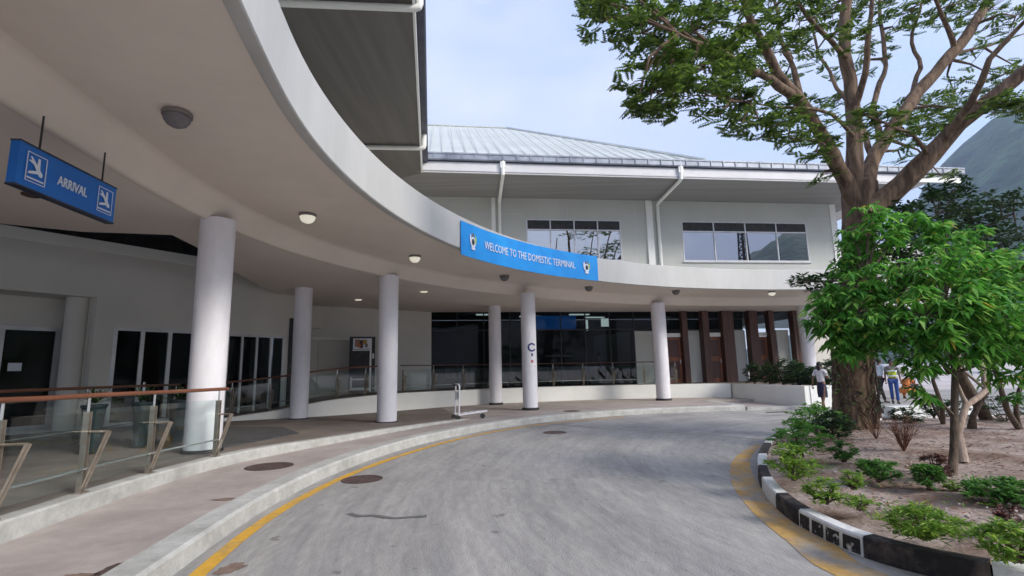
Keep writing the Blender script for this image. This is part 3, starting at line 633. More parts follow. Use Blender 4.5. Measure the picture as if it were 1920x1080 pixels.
m = MB(); m.loft([setz(offset(OB, -.25), 5.45), setz(offset(OB, -1.6), 5.5), [Vector((p.x, p.y, 5.55)) for p in offset(IB, -.5)][:0] or setz(offset(OB, -2.6), 5.5)], 'roof'); m.build('canopy_deck', CN)
COLS = [(-5.38, 9.15, .30, .29), (-6.86, 16.75, .17, .275), (-3.63, 14.98, .17, .28), (-.79, 22.5, .17, .27), (.58, 19.15, .17, .275), (6.53, 23.0, .17, .31), (14.3, 25.2, .8, .3), (-3.75, 3.1, .17, .28)]
for x, y, z, r in COLS[:7]:
    g = MB(); g.lathe((x, y, z), [(r, .09), (r, 4.44-z)], 'column', 40, False)
    o = g.build('column', CN, smooth=True)
    g = MB(); g.lathe((x, y, z), [(r+.035, 0), (r+.035, .085), (r+.0, .092)], 'black', 40); g.build('column_base', o, smooth=True)
# ceiling lights
def light(p, z, r, label, dark):
    t = empty('ceiling_light', (p[0], p[1], z), label, 'ceiling light', 'bulkhead lights under the canopy')
    g = MB(); g.lathe((0, 0, 0), [(r*.95, 0), (r, -.01), (r, -.05), (r*.93, -.055)], 'lampring', 28); g.build('light_base', t, smooth=True, local=True)
    g = MB(); g.lathe((0, 0, -.052), [(r*.92, 0), (r*.86, -.05), (r*.66, -.10), (r*.35, -.13), (.01, -.14)], 'greyc' if dark else 'lamp', 28); g.build('light_dome', t, smooth='all', local=True)
LP = [((333, 212), 1, 'unlit grey ceiling light, nearest and largest under the canopy soffit'), ((577, 402), 0, 'pale ceiling light above and between the two nearest round columns'), ((778, 480), 0, 'pale ceiling light just left of the blue banner'),
      ((946, 517), 1, 'grey ceiling light under the left half of the blue banner'), ((1104, 538), 1, 'grey ceiling light below the right end of the blue banner'), ((1267, 545), 1, 'grey ceiling light above the rightmost white column'), ((1447, 547), 0, 'pale ceiling light at the far right end of the canopy near the tree')]
for (u, v), d, lb in LP: light(atz(u, v, 4.75), 4.755, .165, lb, d)
for u, v, lb in ((795, 547, 'tiny downlight in the inner ceiling right of the middle near column'), (672, 562, 'tiny downlight in the inner ceiling above the vending machine'), (60, 365, 'small reddish brown disc detector on the ceiling left of the arrival sign')):
    p = atz(u, v, 4.41); g = MB(); g.lathe((p.x, p.y, 4.415), [(.13, 0), (.13, -.02), (.09, -.035), (.02, -.04)], 'lamp' if u > 100 else 'rust', 20); tag(g.build('ceiling_downlight' if u > 100 else 'smoke_detector', smooth=True), lb, 'ceiling light' if u > 100 else 'detector')

# banner on the fascia
sb0, sb1 = nearest(OB, SO, (-1.31, 12.8)), nearest(OB, SO, (3.02, 18.22))
bp = [along(OB, SO, sb0+(sb1-sb0)*i/40)[0] for i in range(41)]
BN = empty('banner', (bp[20].x, bp[20].y, 4.6), 'long curved bright blue welcome banner fixed to the canopy fascia', 'banner')
m = MB(); wob = lambda i, z: .035+.008*math.sin(i*.9+z*2)
rows = [[(q.x, q.y, z+.16*i/40) for i, q in enumerate([offset(bp, wob(i, z))[i] for i in range(41)])] for z in (4.56, 4.7, 4.95, 5.2, 5.46)]
m.loft(rows, 'banner'); m.loft([[(q.x, q.y, z+.16*i/40) for i, q in enumerate(offset(bp, .02))] for z in (4.56, 5.46)], 'banner'); m.build('banner_cloth', BN, smooth='all')
def on_banner(x, y, ex=0):
    s = (sb0+sb1)/2+x; p, d = along(OB, SO, s); n = Vector((d.y, -d.x, 0)); p = p+n*(.05+ex); return (p.x, p.y, 5.09+.16*x/(sb1-sb0)+y)
def put_text(txt, size, fn, parent, name, m_='letter', sx=1.0, ox=0, oy=0, bold=0.0):
    vs, fs = text_mesh(txt, size); mb = MB(); mb.add([fn(v[0]*sx+ox, v[1]+oy, v[2]) for v in vs], fs, m_); return mb.build(name, parent)
put_text('WELCOME TO THE DOMESTIC TERMINAL', .33, on_banner, BN, 'lettering', sx=.76, oy=-.0)
def crest(fn, ox, parent):
    mb = MB()
    def disc(cx_, cy_, rx, ry, m_, e):
        vs = [fn(ox+cx_+rx*math.cos(k*math.pi/10), cy_+ry*math.sin(k*math.pi/10), e) for k in range(20)]; mb.add(vs, [tuple(range(20))], m_)
    disc(0, -.03, .13, .15, 'letter', .004); disc(0, .17, .06, .05, 'greyc', .006); disc(0, -.02, .07, .09, 'pot', .007); disc(-.13, .05, .04, .13, 'letter', .006); disc(.13, .05, .035, .12, 'hivis', .006); disc(0, -.2, .1, .04, 'letter', .008)
    mb.build('crest', parent)
crest(on_banner, -2.95, BN); crest(on_banner, 2.95, BN)

# arrival sign
a, b = Vector((-4.95, 4.9)), Vector((-5.06, 6.32))
SG = empty('arrival_sign', ((a.x+b.x)/2, (a.y+b.y)/2, 3.555), 'hanging blue sign reading ARRIVAL with white aeroplane symbols, under the canopy at left', 'sign')
dr = (b-a).normalized(); nr = Vector((dr.y, -dr.x))
m = MB(); m.wallseg(tuple(a), tuple(b), 3.555, 4.02, .09, 'blue'); m.build('sign_panel', SG)
m = MB()
for z0, z1 in ((3.548, 3.565), (4.01, 4.028)): m.wallseg(tuple(a+nr*.006-dr*.006), tuple(b+nr*.006+dr*.006), z0, z1, .10, 'navy')
m.build('sign_frame', SG)
L_ = (b-a).length
def on_sign(x, y, ex=0):
    p = (a+b)/2+dr*x+nr*(.010+ex); return (p.x, p.y, 3.787+y)
put_text('ARRIVAL', .155, on_sign, SG, 'lettering', sx=.72, oy=-.01)
def plane_icon(ox):
    mb = MB(); s = .30
    def poly(pts, e=0.002): mb.add([on_sign(ox+x*s, y*s, e) for x, y in pts], [tuple(range(len(pts)))], 'letter')
    for x0, x1, y0, y1 in ((-.42, -.38, -.52, .52), (.38, .42, -.52, .52), (-.42, .42, .49, .52), (-.42, .42, -.52, -.49)): poly([(x0, y0), (x1, y0), (x1, y1), (x0, y1)])
    poly([(-.30, .36), (-.22, .38), (.28, -.12), (.24, -.24), (.12, -.22)], .003)   # fuselage
    poly([(.02, .40), (.12, .40), (.14, -.02), (.0, .08)], .004)                # wing
    poly([(-.34, -.26), (-.30, -.16), (.02, -.06), (.10, -.16)], .004)          # wing
    poly([(-.36, .20), (-.30, .24), (-.14, .22), (-.16, .12)], .005)            # tail
    poly([(-.36, -.42), (-.36, -.36), (.34, -.36), (.34, -.42)], .003)
    mb.build('aeroplane_symbol', SG)
plane_icon(-.50); plane_icon(.52)
for t in (.2, .86):
    p = a.lerp(b, t)-nr*.045; m = MB(); m.tube([(p.x, p.y, 4.02), (p.x, p.y, 4.42)], .010, 'black', 8); m.build('hanger_rod', SG)
#PART3
# ================================================================== RAILINGS
def railing(path, posts, label, name='glass_railing', hm='wood', panel=True, lowrail=True, strut=.20, closed_end=True, hr=.028):
    S = arclen(path); p0 = path[0]; root = empty(name, (p0.x, p0.y, p0.z), label, 'railing')
    def pt(s, o=0, z=0):
        p, d = along(path, S, s); n = Vector((d.y, -d.x, 0)); q = p+n*o; return Vector((q.x, q.y, p.z+z)), d, n
    s0, s1 = posts[0], posts[-1]; n = max(3, int((s1-s0)/.3))
    g = MB(); g.tube([pt(s0-.12+(s1-s0+.3)*i/n, 0, 1.06)[0] for i in range(n+1)], hr, hm, 10); g.build('handrail', root, smooth=True)
    if lowrail:
        g = MB(); g.tube([pt(s0+(s1-s0)*i/n, .03, .26)[0] for i in range(n+1)], .013, 'chrome', 8); g.build('lower_rail', root, smooth=True)
    for s in posts:
        p, d, nn = pt(s); an = math.atan2(d.y, d.x); g = MB()
        for e in (-.028, .028): g.box((p+d*e+Vector((0, 0, .44))), (.012, .055, .88), 'steel', an)
        g.box(p+Vector((0, 0, .008)), (.12, .12, .014), 'steel', an); g.tube([p+Vector((0, 0, .84)), p+Vector((0, 0, 1.04))], .013, 'chrome', 8)
        o = g.build('post', root)
        g = MB(); a_, b_ = p+nn*.03+Vector((0, 0, .06)), p+nn*strut+Vector((0, 0, .66))
        for e in (-.028, .028): g.tube([a_+d*e, b_+d*e], [.013, .017], 'steel', 4)
        g.tube([p+Vector((0, 0, .66)), b_], .014, 'steel', 6); g.build('strut', root)
    if panel:
        for sa, sb in zip(posts, posts[1:]):
            k = 4; q = [pt(sa+.05+(sb-sa-.10)*i/k, .045) [0] for i in range(k+1)]; q2 = [pt(sa+.05+(sb-sa-.10)*i/k, .057)[0] for i in range(k+1)]
            g = MB(); up_ = lambda L_, z: [v+Vector((0, 0, z)) for v in L_]
            g.loft([up_(q, .10), up_(q, .90), up_(q2, .90), up_(q2, .10), up_(q, .10)], 'glassrail'); g.build('glass_panel', root)
    return root
NR = [Vector((p.x, p.y, q.z)) for p, q in zip(offset(S2, -.12), S2)]
SN = arclen(NR)
pst = [nearest(NR, SN, atz(u, v, .34)) for u, v in ((8, 975), (160, 922), (276, 884), (384, 853))]
pst = [pst[0]-1.6*k for k in (4, 3, 2, 1) if pst[0]-1.6*k > .2]+pst
railing(NR, pst, 'near glass balustrade with reddish wooden handrail ending at the nearest round column', strut=.24)
FR = [Vector((p.x, p.y, q.z)) for p, q in zip(offset(WC, -.12), WC)]; SFR = arclen(FR)
e_ = nearest(FR, SFR, (-4.6, 20)); kx = [.3+i*(e_-.3)/6 for i in range(7)]
railing(FR, kx, 'far glass balustrade along the rising ramp, left of the vending machine to the column', hm='wood', strut=.2, hr=.03)
e2 = nearest(FR, SFR, (7.6, 24.6)); n2 = 9; kx = [e_+.5+i*(e2-e_-.5)/n2 for i in range(n2+1)]
railing(FR, kx, 'far glass balustrade on the white wall in front of the dark shopfront', hm='timber', strut=.2, hr=.022)
# rail behind the near one, by the doors
bk = spline([(-8.4, 8.0, .38), (-8.3, 10.0, .38), (-8.6, 12.2, .37), (-9.2, 14.4, .35)]); SK = arclen(bk)
railing(bk, [.2, 2.2, 4.2, 6.2], 'inner glass balustrade with wooden handrail between potted plants and glass doors', strut=.18)

# ================================================================== PLANTER + POTS
PL = empty('planter', (12.5, 21.5, 0), 'white raised planter wall with dark green plants at the end of the terminal walkway', 'planter')
c0, c1, c2, c3 = Vector((10.75, 19.45)), Vector((9.95, 24.1)), Vector((12.9, 24.7)), Vector((12.9, 19.75))
m = MB(); th = .22
def seg(a, b, z1, m_='white'): m.wallseg(tuple(a), tuple(b), -.01, z1, -th, m_)
m.wallseg((c1.x, c1.y), (c0.x, c0.y), -.01, .80, th, 'white'); m.wallseg((c0.x+.222, c0.y+.005), (c3.x, c3.y), -.01, .80, th, 'white'); m.wallseg((c3.x-.002, c3.y+.005), (c2.x, c2.y), -.01, .80, th, 'white'); m.build('planter_wall', PL)
m = MB(); m.prism([tuple(c0+Vector((.2, .2))), tuple(c3+Vector((0, .2))), tuple(c2), tuple(c1+Vector((.2, 0)))], .6, .70, 'soil'); m.build('planter_soil', PL)

def rng(s): return random.Random(s)
def leafblade(mb, base, d, L_, w, m_, r, droop=.35, fold=True):
    d = d.normalized(); up = Vector((0, 0, 1)); side = d.cross(up)
    if side.length < .1: side = Vector((1, 0, 0))
    side.normalize(); side = (side+up*r.uniform(-.5, .5)).normalized()
    p1 = base+d*L_*.5+Vector((0, 0, -droop*L_*.12)); p2 = base+d*L_+Vector((0, 0, -droop*L_*.5))
    mb.add([base, p1-side*w/2, p1+side*w/2, p2], [(0, 1, 3, 2)], m_)
def rosette(mb, c, n, L_, w, m_, r, up=.3, droop=.5):
    for i in range(n):
        a = r.uniform(0, 2*math.pi); e = r.uniform(-.5, 1.0)+up
        d = Vector((math.cos(a), math.sin(a), e*.8)); l = L_*r.uniform(.5, 1.2)
        leafblade(mb, c+d*L_*.08, d, l, w*r.uniform(.8, 1.2), m_, r, droop)
def shrub(x, y, z, rad, h, n, L_, w, lm, seed, name, label, cat='shrub', group=None, dense=12, stems=5, sm='bark2'):
    r = rng(seed); root = empty(name, (x, y, z-.03), label, cat, group); base = Vector((x, y, z-.03))
    s = MB(); f = MB()
    for i in range(n):
        a = r.uniform(0, 6.283); q = math.sqrt(r.random()); hz_ = r.uniform(.15, 1)
        prof_ = math.sin(min(1, hz_*1.1)*math.pi*.85)**.5
        c = base+Vector((math.cos(a)*q*rad*prof_, math.sin(a)*q*rad*prof_, hz_*h*(1-.25*q)))
        rosette(f, c, int(dense*1.5), L_*.66, w*.62, lm, r)
        if i < stems*2: s.tube([base+Vector((r.uniform(-.03, .03), r.uniform(-.03, .03), 0)), base.lerp(c, .5)+Vector((0, 0, .05*h)), c], [.012, .008, .004], sm, 5, False)
    s.build('stem', root); f.build('foliage', root)
    return root
shr = [  # px u,v base, rad, height, rosettes, leafL, leafW, mat, label
    (1530, 812, .50, .62, 90, .13, .045, 'leafhi', 'large bright green leafy shrub at the island tip, farthest along the kerb', 'bushy_shrub'),
    (1505, 852, .38, .55, 70, .12, .04, 'leafhi', 'bright green shrub behind the kerb, second back from the yellowish one', 'bushy_shrub'),
    (1488, 896, .26, .42, 60, .11, .035, 'leafyel', 'yellowish green shrub beside the short white kerb stone', 'bushy_shrub'),
    (1548, 938, .16, .24, 34, .09, .03, 'leafyel', 'small yellow green plant just behind the black kerb stone', 'small_plant'),
    (1562, 820, .36, .48, 70, .13, .05, 'leafdk', 'dark glossy shrub right of the large bright shrub by the big trunk', 'bushy_shrub'),
    (1583, 862, .17, .30, 36, .10, .04, 'leafmid', 'small round mid green shrub in front of the dark glossy shrub', 'small_plant'),
    (1645, 898, .22, .26, 46, .10, .04, 'leafmid', 'low mid green bushy plant in the middle of the bare soil', 'small_plant'),
    (1600, 912, .13, .20, 22, .08, .025, 'leafyel', 'thin pale green weed left of the low bushy plant on the soil', 'weed'),
    (1612, 950, .12, .12, 18, .07, .02, 'leafyel', 'tiny low pale weed on the open soil near the front', 'weed'),
    (1742, 912, .14, .28, 40, .09, .035, 'leafmid', 'small plant with dark green leaves left of the slim trunk foot', 'small_plant'),
    (1758, 898, .15, .34, 34, .08, .035, 'redleaf', 'small plant with dark reddish leaves beside the slim trunk foot', 'small_plant'),
    (1735, 1003, .24, .24, 60, .12, .025, 'leafyel', 'grassy yellow green clump at the front of the island soil', 'grass_clump'),
    (1885, 938, .34, .22, 70, .11, .04, 'leafmid', 'spreading green low shrub near the right edge of the photo', 'bushy_shrub'),
    (1905, 1045, .22, .26, 60, .10, .03, 'leafyel', 'bright yellow green shrub in the bottom right corner', 'bushy_shrub'),
    (1790, 915, .08, .10, 12, .06, .02, 'leafyel', 'tiny weed tuft at the very foot of the slim trunk', 'weed'),
    (1898, 985, .12, .18, 14, .07, .03, 'redleaf', 'sparse twiggy brown leaved plant above the corner shrub', 'weed'),
]
for i, (u, v, rad, h, n, L_, w, lm, lb, nm) in enumerate(shr):
    p = atz(u, v, .27); shrub(p.x, p.y, .27, rad*1.12, h*1.05, int(n*1.35), L_*1.12, w, lm, 50+i, nm, lb, 'weed' if nm == 'weed' else 'plant', dense=13)
# dry twiggy bush and tree sapling
def twigs(x, y, z, h, n, seed, name, label):
    r = rng(seed); mb = MB(); b = Vector((x, y, z-.02))
    for i in range(n):
        a = r.uniform(0, 6.283); l = h*r.uniform(.5, 1.1); d = Vector((math.cos(a)*r.uniform(.1, .6), math.sin(a)*r.uniform(.1, .6), 1)).normalized()
        p1 = b+d*l*.5; p2 = b+d*l+Vector((r.uniform(-.06, .06), r.uniform(-.06, .06), 0)); mb.tube([b+d*.01, p1, p2], [.006, .004, .002], 'twig', 4, False)
        for k in range(3):
            q = p1.lerp(p2, r.random()); e = Vector((r.uniform(-1, 1), r.uniform(-1, 1), r.uniform(.2, 1))).normalized()*.10; mb.tube([q, q+e], [.003, .0015], 'twig', 3, False)
    return tag(mb.build(name), label, 'dry bush')
p = atz(1695, 845, .27); twigs(p.x, p.y, .27, .55, 60, 3, 'dry_bush', 'dry leafless reddish brown bush standing on the bare soil right of the big trunk')
p = atz(1643, 822, .27); twigs(p.x, p.y, .27, .55, 16, 8, 'dry_bush', 'thin dry sapling close to the right side of the big trunk')
p = atz(1835, 925, .27); twigs(p.x, p.y, .24, .13, 22, 9, 'fallen_twigs', 'small pile of fallen reddish twigs right of the slim trunk foot')
p = atz(1715, 885, .27); twigs(p.x, p.y, .24, .12, 12, 19, 'fallen_twigs', 'few fallen dark twigs left of the reddish plant')
# leaf litter on the soil and along the kerb
r = rng(11); mb = MB()
for i in range(4200):
    x, y = r.uniform(2.8, 13), r.uniform(2.8, 13)
    if (x-11)**2/72+(y-7)**2/40 > 1: continue
    a = r.uniform(0, 6.28); s = r.uniform(.012, .042); z = soilz(x, y)+.022
    if (x-6.5)**2+(y-4)**2 > 50: continue
    pq = min(((x-q.x)**2+(y-q.y)**2, k) for k, q in enumerate(ISL[::6]))[1]; q = ISL[::6][pq]; q2 = ISL[::6][min(pq+1, len(ISL[::6])-1)]; dd = q2-q
    if (x-q.x)*dd.y-(y-q.y)*dd.x < .2*dd.length: continue
    mb.add([(x+s*math.cos(a), y+s*math.sin(a), z), (x+s*.5*math.cos(a+1.6), y+s*.5*math.sin(a+1.6), z+.006), (x-s*math.cos(a), y-s*math.sin(a), z), (x-s*.5*math.cos(a+1.6), y-s*.5*math.sin(a+1.6), z+.008)], [(0, 1, 2, 3)], 'twig' if i % 3 else 'redleaf')
for i in range(160):
    s_ = r.uniform(3.0, 6.6); p, d = along(ISL, SI, s_); o_ = abs(r.gauss(0, .12))+.02; x, y = p.x-d.y*o_, p.y+d.x*o_; a = r.uniform(0, 6.28); s = r.uniform(.01, .03)
    mb.add([(x+s*math.cos(a), y+s*math.sin(a), .012), (x+s*.5*math.cos(a+1.6), y+s*.5*math.sin(a+1.6), .016), (x-s*math.cos(a), y-s*math.sin(a), .012), (x-s*.5*math.cos(a+1.6), y-s*.5*math.sin(a+1.6), .02)], [(0, 1, 2, 3)], 'twig')
tag(mb.build('leaf_litter'), 'dry brown fallen leaves scattered over the island soil and along its kerb', 'leaf litter', kind='stuff')
# thin ground weeds round the shrubs
mb = MB(); r = rng(64); pl_ = [atz(u, v, .25) for u, v in ((1545, 935), (1600, 930), (1645, 900), (1620, 960), (1735, 1000), (1790, 905), (1500, 900), (1880, 950), (1900, 1030), (1830, 1000), (1560, 880), (1700, 960), (1850, 930))]
for i in range(230):
    c = pl_[i % len(pl_)]; x, y = c.x+r.gauss(0, .28), c.y+r.gauss(0, .28)
    pq = min(((x-q.x)**2+(y-q.y)**2, k) for k, q in enumerate(ISL[::4]))[1]; q = ISL[::4][pq]; q2 = ISL[::4][min(pq+1, len(ISL[::4])-1)]; dd = q2-q
    if (x-q.x)*dd.y-(y-q.y)*dd.x < .22*dd.length: continue
    rosette(mb, Vector((x, y, soilz(x, y)-.005)), r.randint(4, 9), r.uniform(.03, .07), .014, 'leafyel' if i % 2 else 'leafmid', r, up=.5, droop=.3)
tag(mb.build('ground_weeds'), 'thin low green weeds sprouting from the island soil around the shrubs', 'weeds', kind='stuff')
# stones on the soil
mb = MB()
for i in range(900):
    x, y = r.uniform(2.9, 10), r.uniform(3.2, 11)
    pq = min(((x-q.x)**2+(y-q.y)**2, k) for k, q in enumerate(ISL[::4]))[1]; q = ISL[::4][pq]; q2 = ISL[::4][min(pq+1, len(ISL[::4])-1)]; dd = q2-q
    if (x-q.x)*dd.y-(y-q.y)*dd.x < .2*dd.length: continue
    s = r.uniform(.006, .022); mb.sphere((x, y, soilz(x, y)+s*.3), (s*1.3, s, s*.7), 'pave', 5, 3)
tag(mb.build('gravel', smooth='all'), 'small pebbles strewn on the sandy island soil', 'gravel', kind='stuff')

# planter plants (individual)
k = 0; r = rng(77)
for i in range(9):
    t = i/8; x = 11.0+t*1.3+r.uniform(-.15, .15); y = 20.3+t*1.4*(i % 2)+r.uniform(0, 1.0)
    if i < 5: x, y = 10.7+.18*i+r.uniform(0, .2), 23.4-.85*i
    shrub(x, y, .72, .42, r.uniform(.8, 1.3), 80, .26, .10, 'leafdk', 200+i, 'planter_shrub', 'dark green leafy shrub growing in the white planter at the end of the walkway', 'plant', 'shrubs in the white planter', dense=8)
# potted plants near the doors
for i, (u, v, lb) in enumerate(((168, 850, 'spiky potted plant in teal pot, leftmost behind the near glass balustrade'), (262, 838, 'spiky potted plant in teal pot, middle one behind the near glass balustrade'), (330, 830, 'spiky potted plant in teal pot, closest to the nearest column'))):
    p = atz(u, v, .36); t = empty('potted_plant', (p.x, p.y, .37), lb, 'potted plant', 'potted plants by the glass doors')
    g = MB(); g.lathe((0, 0, 0), [(.10, 0), (.11, .05), (.17, .74), (.19, .76), (.19, .80), (.165, .80), (.15, .74)], 'pot', 24); g.build('pot', t, smooth=True, local=True)
    g = MB(); r = rng(300+i)
    for k in range(46):
        a = r.uniform(0, 6.283); e = r.uniform(.1, 1.6); d = Vector((math.cos(a), math.sin(a), e)).normalized(); b0 = Vector((0, 0, .82)); L_ = r.uniform(.35, .62)
        side = d.cross(Vector((0, 0, 1))).normalized()*.016; p1 = b0+d*L_*.55; p2 = b0+d*L_+Vector((math.cos(a)*.1, math.sin(a)*.1, -.16))
        g.add([b0-side*.5, b0+side*.5, p1+side, p1-side, p2], [(0, 1, 2, 3), (3, 2, 4)], 'leafdk')
    g.build('foliage', t, local=True)

# ================================================================== TREES
def limb(mb, pts, rad, m_, n=12): 
    sm = spline([tuple(p) for p in pts], .35); S = arclen3(sm); tot = S[-1]
    S0 = arclen3([Vector(p) for p in pts]); rr = []
    for s in S:
        f = s/tot*S0[-1]
        for i in range(1, len(S0)):
            if S0[i] >= f or i == len(S0)-1: t = min(1, (f-S0[i-1])/max(1e-6, S0[i]-S0[i-1])); rr.append(rad[i-1]+(rad[i]-rad[i-1])*t); break
    sm = [p+Vector((noise.noise(p*1.1), noise.noise(p*1.1+Vector((9, 0, 0))), 0))*.10*min(1, i/3) for i, p in enumerate(sm)]
    rr = [x*(1+.12*noise.noise(p*2.3)) for x, p in zip(rr, sm)]
    mb.tube(sm, rr, m_, n, True); return list(zip(sm, rr))
def arclen3(p):
    s = [0]
    for i in range(1, len(p)): s.append(s[-1]+(p[i]-p[i-1]).length)
    return s
BT = empty('broad_tree', (7.25, 11.3, .22), 'large spreading tree with forked brown trunk and airy leafy crown on the island', 'tree')
tr = MB(); sk = []
A3 = lambda u, v, y: aty(u, v, y)
base = Vector((7.3, 11.35, .1)); fork = A3(1612, 395, 11.3)
def trunkmesh():
    pts = [Vector((7.30, 11.35, .0)), Vector((7.30, 11.35, .35)), A3(1600, 720, 11.35), A3(1606, 600, 11.3), A3(1610, 480, 11.3), A3(1612, 400, 11.3), A3(1612, 345, 11.3)]
    rad = [.45, .39, .36, .34, .32, .34, .32]
    sm = spline([tuple(p) for p in pts], .12); S = arclen3(sm); S0 = arclen3(pts); rows = []; n = 40
    for p, s in zip(sm, S):
        f = s/S[-1]*S0[-1]
        for i in range(1, len(S0)):
            if S0[i] >= f or i == len(S0)-1: t = (f-S0[i-1])/(S0[i]-S0[i-1]); r_ = rad[i-1]+(rad[i]-rad[i-1])*min(t, 1); break
        h = p.z; row = []
        for k in range(n):
            a = 2*math.pi*k/n; fl = .16*max(0, 1-h/1.3)*abs(math.sin(a*2.5+.6))+.05*abs(math.sin(a*4+h*.7+1.5*noise.noise(Vector((a, h*.8, 0)))))*min(1, max(.25, (h-2.5)/2))
            nn = 1+fl+.13*noise.noise(Vector((math.cos(a)*1.6, math.sin(a)*1.6, h*1.3)))+.06*noise.noise(Vector((math.cos(a)*5, math.sin(a)*5, h*2.5)))
            row.append(p+Vector((math.cos(a), math.sin(a), 0))*r_*nn)
        rows.append(row)
    tr.loft(rows, 'bark', True)
trunkmesh(); tr.build('trunk', BT, smooth='all')
# aerial-root tangle round the lower trunk
g = MB(); r = rng(5)
for i in range(90):
    a = r.uniform(0, 6.283); z0 = r.uniform(.2, 2.2); z1 = z0+r.uniform(.3, 1.0); rr_ = .40*(1-.05*z0)+.02; pts = []
    for k in range(6):
        t = k/5; z = z0+(z1-z0)*t; aa = a+r.uniform(-.12, .12)+t*r.uniform(-.3, .3); q = rr_*(1+.12*(1-min(z, 1)))
        pts.append(Vector((7.3+.05*z+math.cos(aa)*q, 11.35+math.sin(aa)*q, z)))
    g.tube(pts, [.012, .022, .025, .022, .016, .008], 'rootb', 5, False)
for i in range(60):
    a = r.uniform(3.0, 6.4); z = r.uniform(.3, 1.5); c = Vector((7.3+math.cos(a)*.5, 11.35+math.sin(a)*.5, z)); rosette(g, c, 5, .07, .03, 'leafmid', r)
g.build('climbing_roots', BT)
LIMBS = [
    ([(1606, 400, 11.3), (1592, 340, 11.1), (1545, 262, 10.7), (1488, 180, 10.3), (1445, 110, 9.9), (1405, 30, 9.6), (1380, -70, 9.3)], [.24, .21, .18, .155, .12, .09, .06]),
    ([(1490, 182, 10.3), (1440, 150, 9.6), (1385, 118, 9.0), (1330, 90, 8.5), (1270, 60, 8.0)], [.13, .10, .075, .05, .025]),
    ([(1500, 190, 10.4), (1490, 130, 10.9), (1465, 60, 11.6), (1440, -40, 12.2)], [.09, .075, .06, .04]),
    ([(1612, 400, 11.3), (1604, 300, 11.3), (1598, 200, 11.3), (1586, 100, 11.3), (1580, 0, 11.3), (1575, -120, 11.2)], [.27, .22, .19, .165, .14, .10]),
    ([(1618, 395, 11.4), (1632, 330, 11.6), (1660, 260, 11.8), (1710, 190, 12.0), (1765, 120, 12.1), (1822, 50, 12.2), (1855, -10, 12.2), (1880, -80, 12.3)], [.25, .22, .20, .185, .165, .15, .12, .09]),
    ([(1628, 400, 11.1), (1690, 345, 10.8), (1745, 290, 10.5), (1800, 232, 10.2), (1860, 180, 9.9), (1925, 128, 9.6), (2010, 60, 9.2)], [.30, .27, .235, .20, .175, .15, .11]),
    ([(1652, 275, 11.8), (1640, 200, 12.4), (1660, 110, 13.0), (1650, 20, 13.4), (1640, -60, 13.8)], [.10, .09, .07, .055, .03]),
    ([(1600, 210, 11.3), (1622, 140, 10.8), (1628, 60, 10.4), (1640, -40, 10.0)], [.10, .085, .065, .045]),
    ([(1640, 300, 11.7), (1600, 210, 12.6), (1560, 150, 13.3), (1530, 70, 13.9), (1520, 0, 14.3)], [.09, .075, .06, .045, .03]),
    ([(1700, 205, 12.0), (1720, 130, 12.8), (1712, 60, 13.2), (1735, -20, 13.6)], [.08, .07, .055, .035]),
    ([(1770, 262, 10.3), (1822, 190, 9.6), (1860, 110, 9.1), (1905, 60, 8.8), (1950, 10, 8.4)], [.10, .085, .07, .05, .03]),
    ([(1740, 292, 10.5), (1712, 255, 9.9), (1668, 238, 9.3), (1620, 215, 8.9)], [.06, .045, .03, .02]),
    ([(1560, 285, 10.8), (1530, 262, 10.1), (1505, 262, 9.7), (1480, 255, 9.4)], [.05, .04, .025, .015]),
    ([(1588, 110, 11.3), (1540, 60, 10.5), (1500, 10, 9.9), (1470, -60, 9.5)], [.08, .065, .05, .03]),
    ([(1790, 90, 12.1), (1770, 30, 11.6), (1740, -30, 11.0)], [.09, .06, .04]),
    ([(1745, 140, 12.1), (1800, 100, 13.0), (1870, 80, 13.8), (1930, 60, 14.4)], [.07, .055, .04, .02]),
    ([(1604, 260, 11.3), (1560, 215, 10.6), (1505, 205, 9.9), (1450, 200, 9.4), (1400, 190, 9.0)], [.06, .05, .038, .025, .015]),
    ([(1855, -10, 12.2), (1990, -160, 12.5), (2150, -300, 12.6)], [.11, .08, .04]), ([(1575, -120, 11.2), (1560, -300, 10.6), (1500, -480, 9.8)], [.1, .07, .04]),
    ([(1925, 128, 9.6), (2060, -60, 8.0), (2150, -250, 6.6)], [.12, .09, .05]), ([(1380, -70, 9.3), (1340, -220, 8.6), (1260, -380, 7.8)], [.06, .05, .03]),
]
allp = []
for pts, rad in LIMBS:
    mb = MB(); P3 = [A3(*p) for p in pts]; rad = [q*.80 for q in rad]; allp += [(p, r_) for p, r_ in limb(mb, P3, rad, 'bark', 12)][2:]; mb.build('branch', BT, smooth='all')
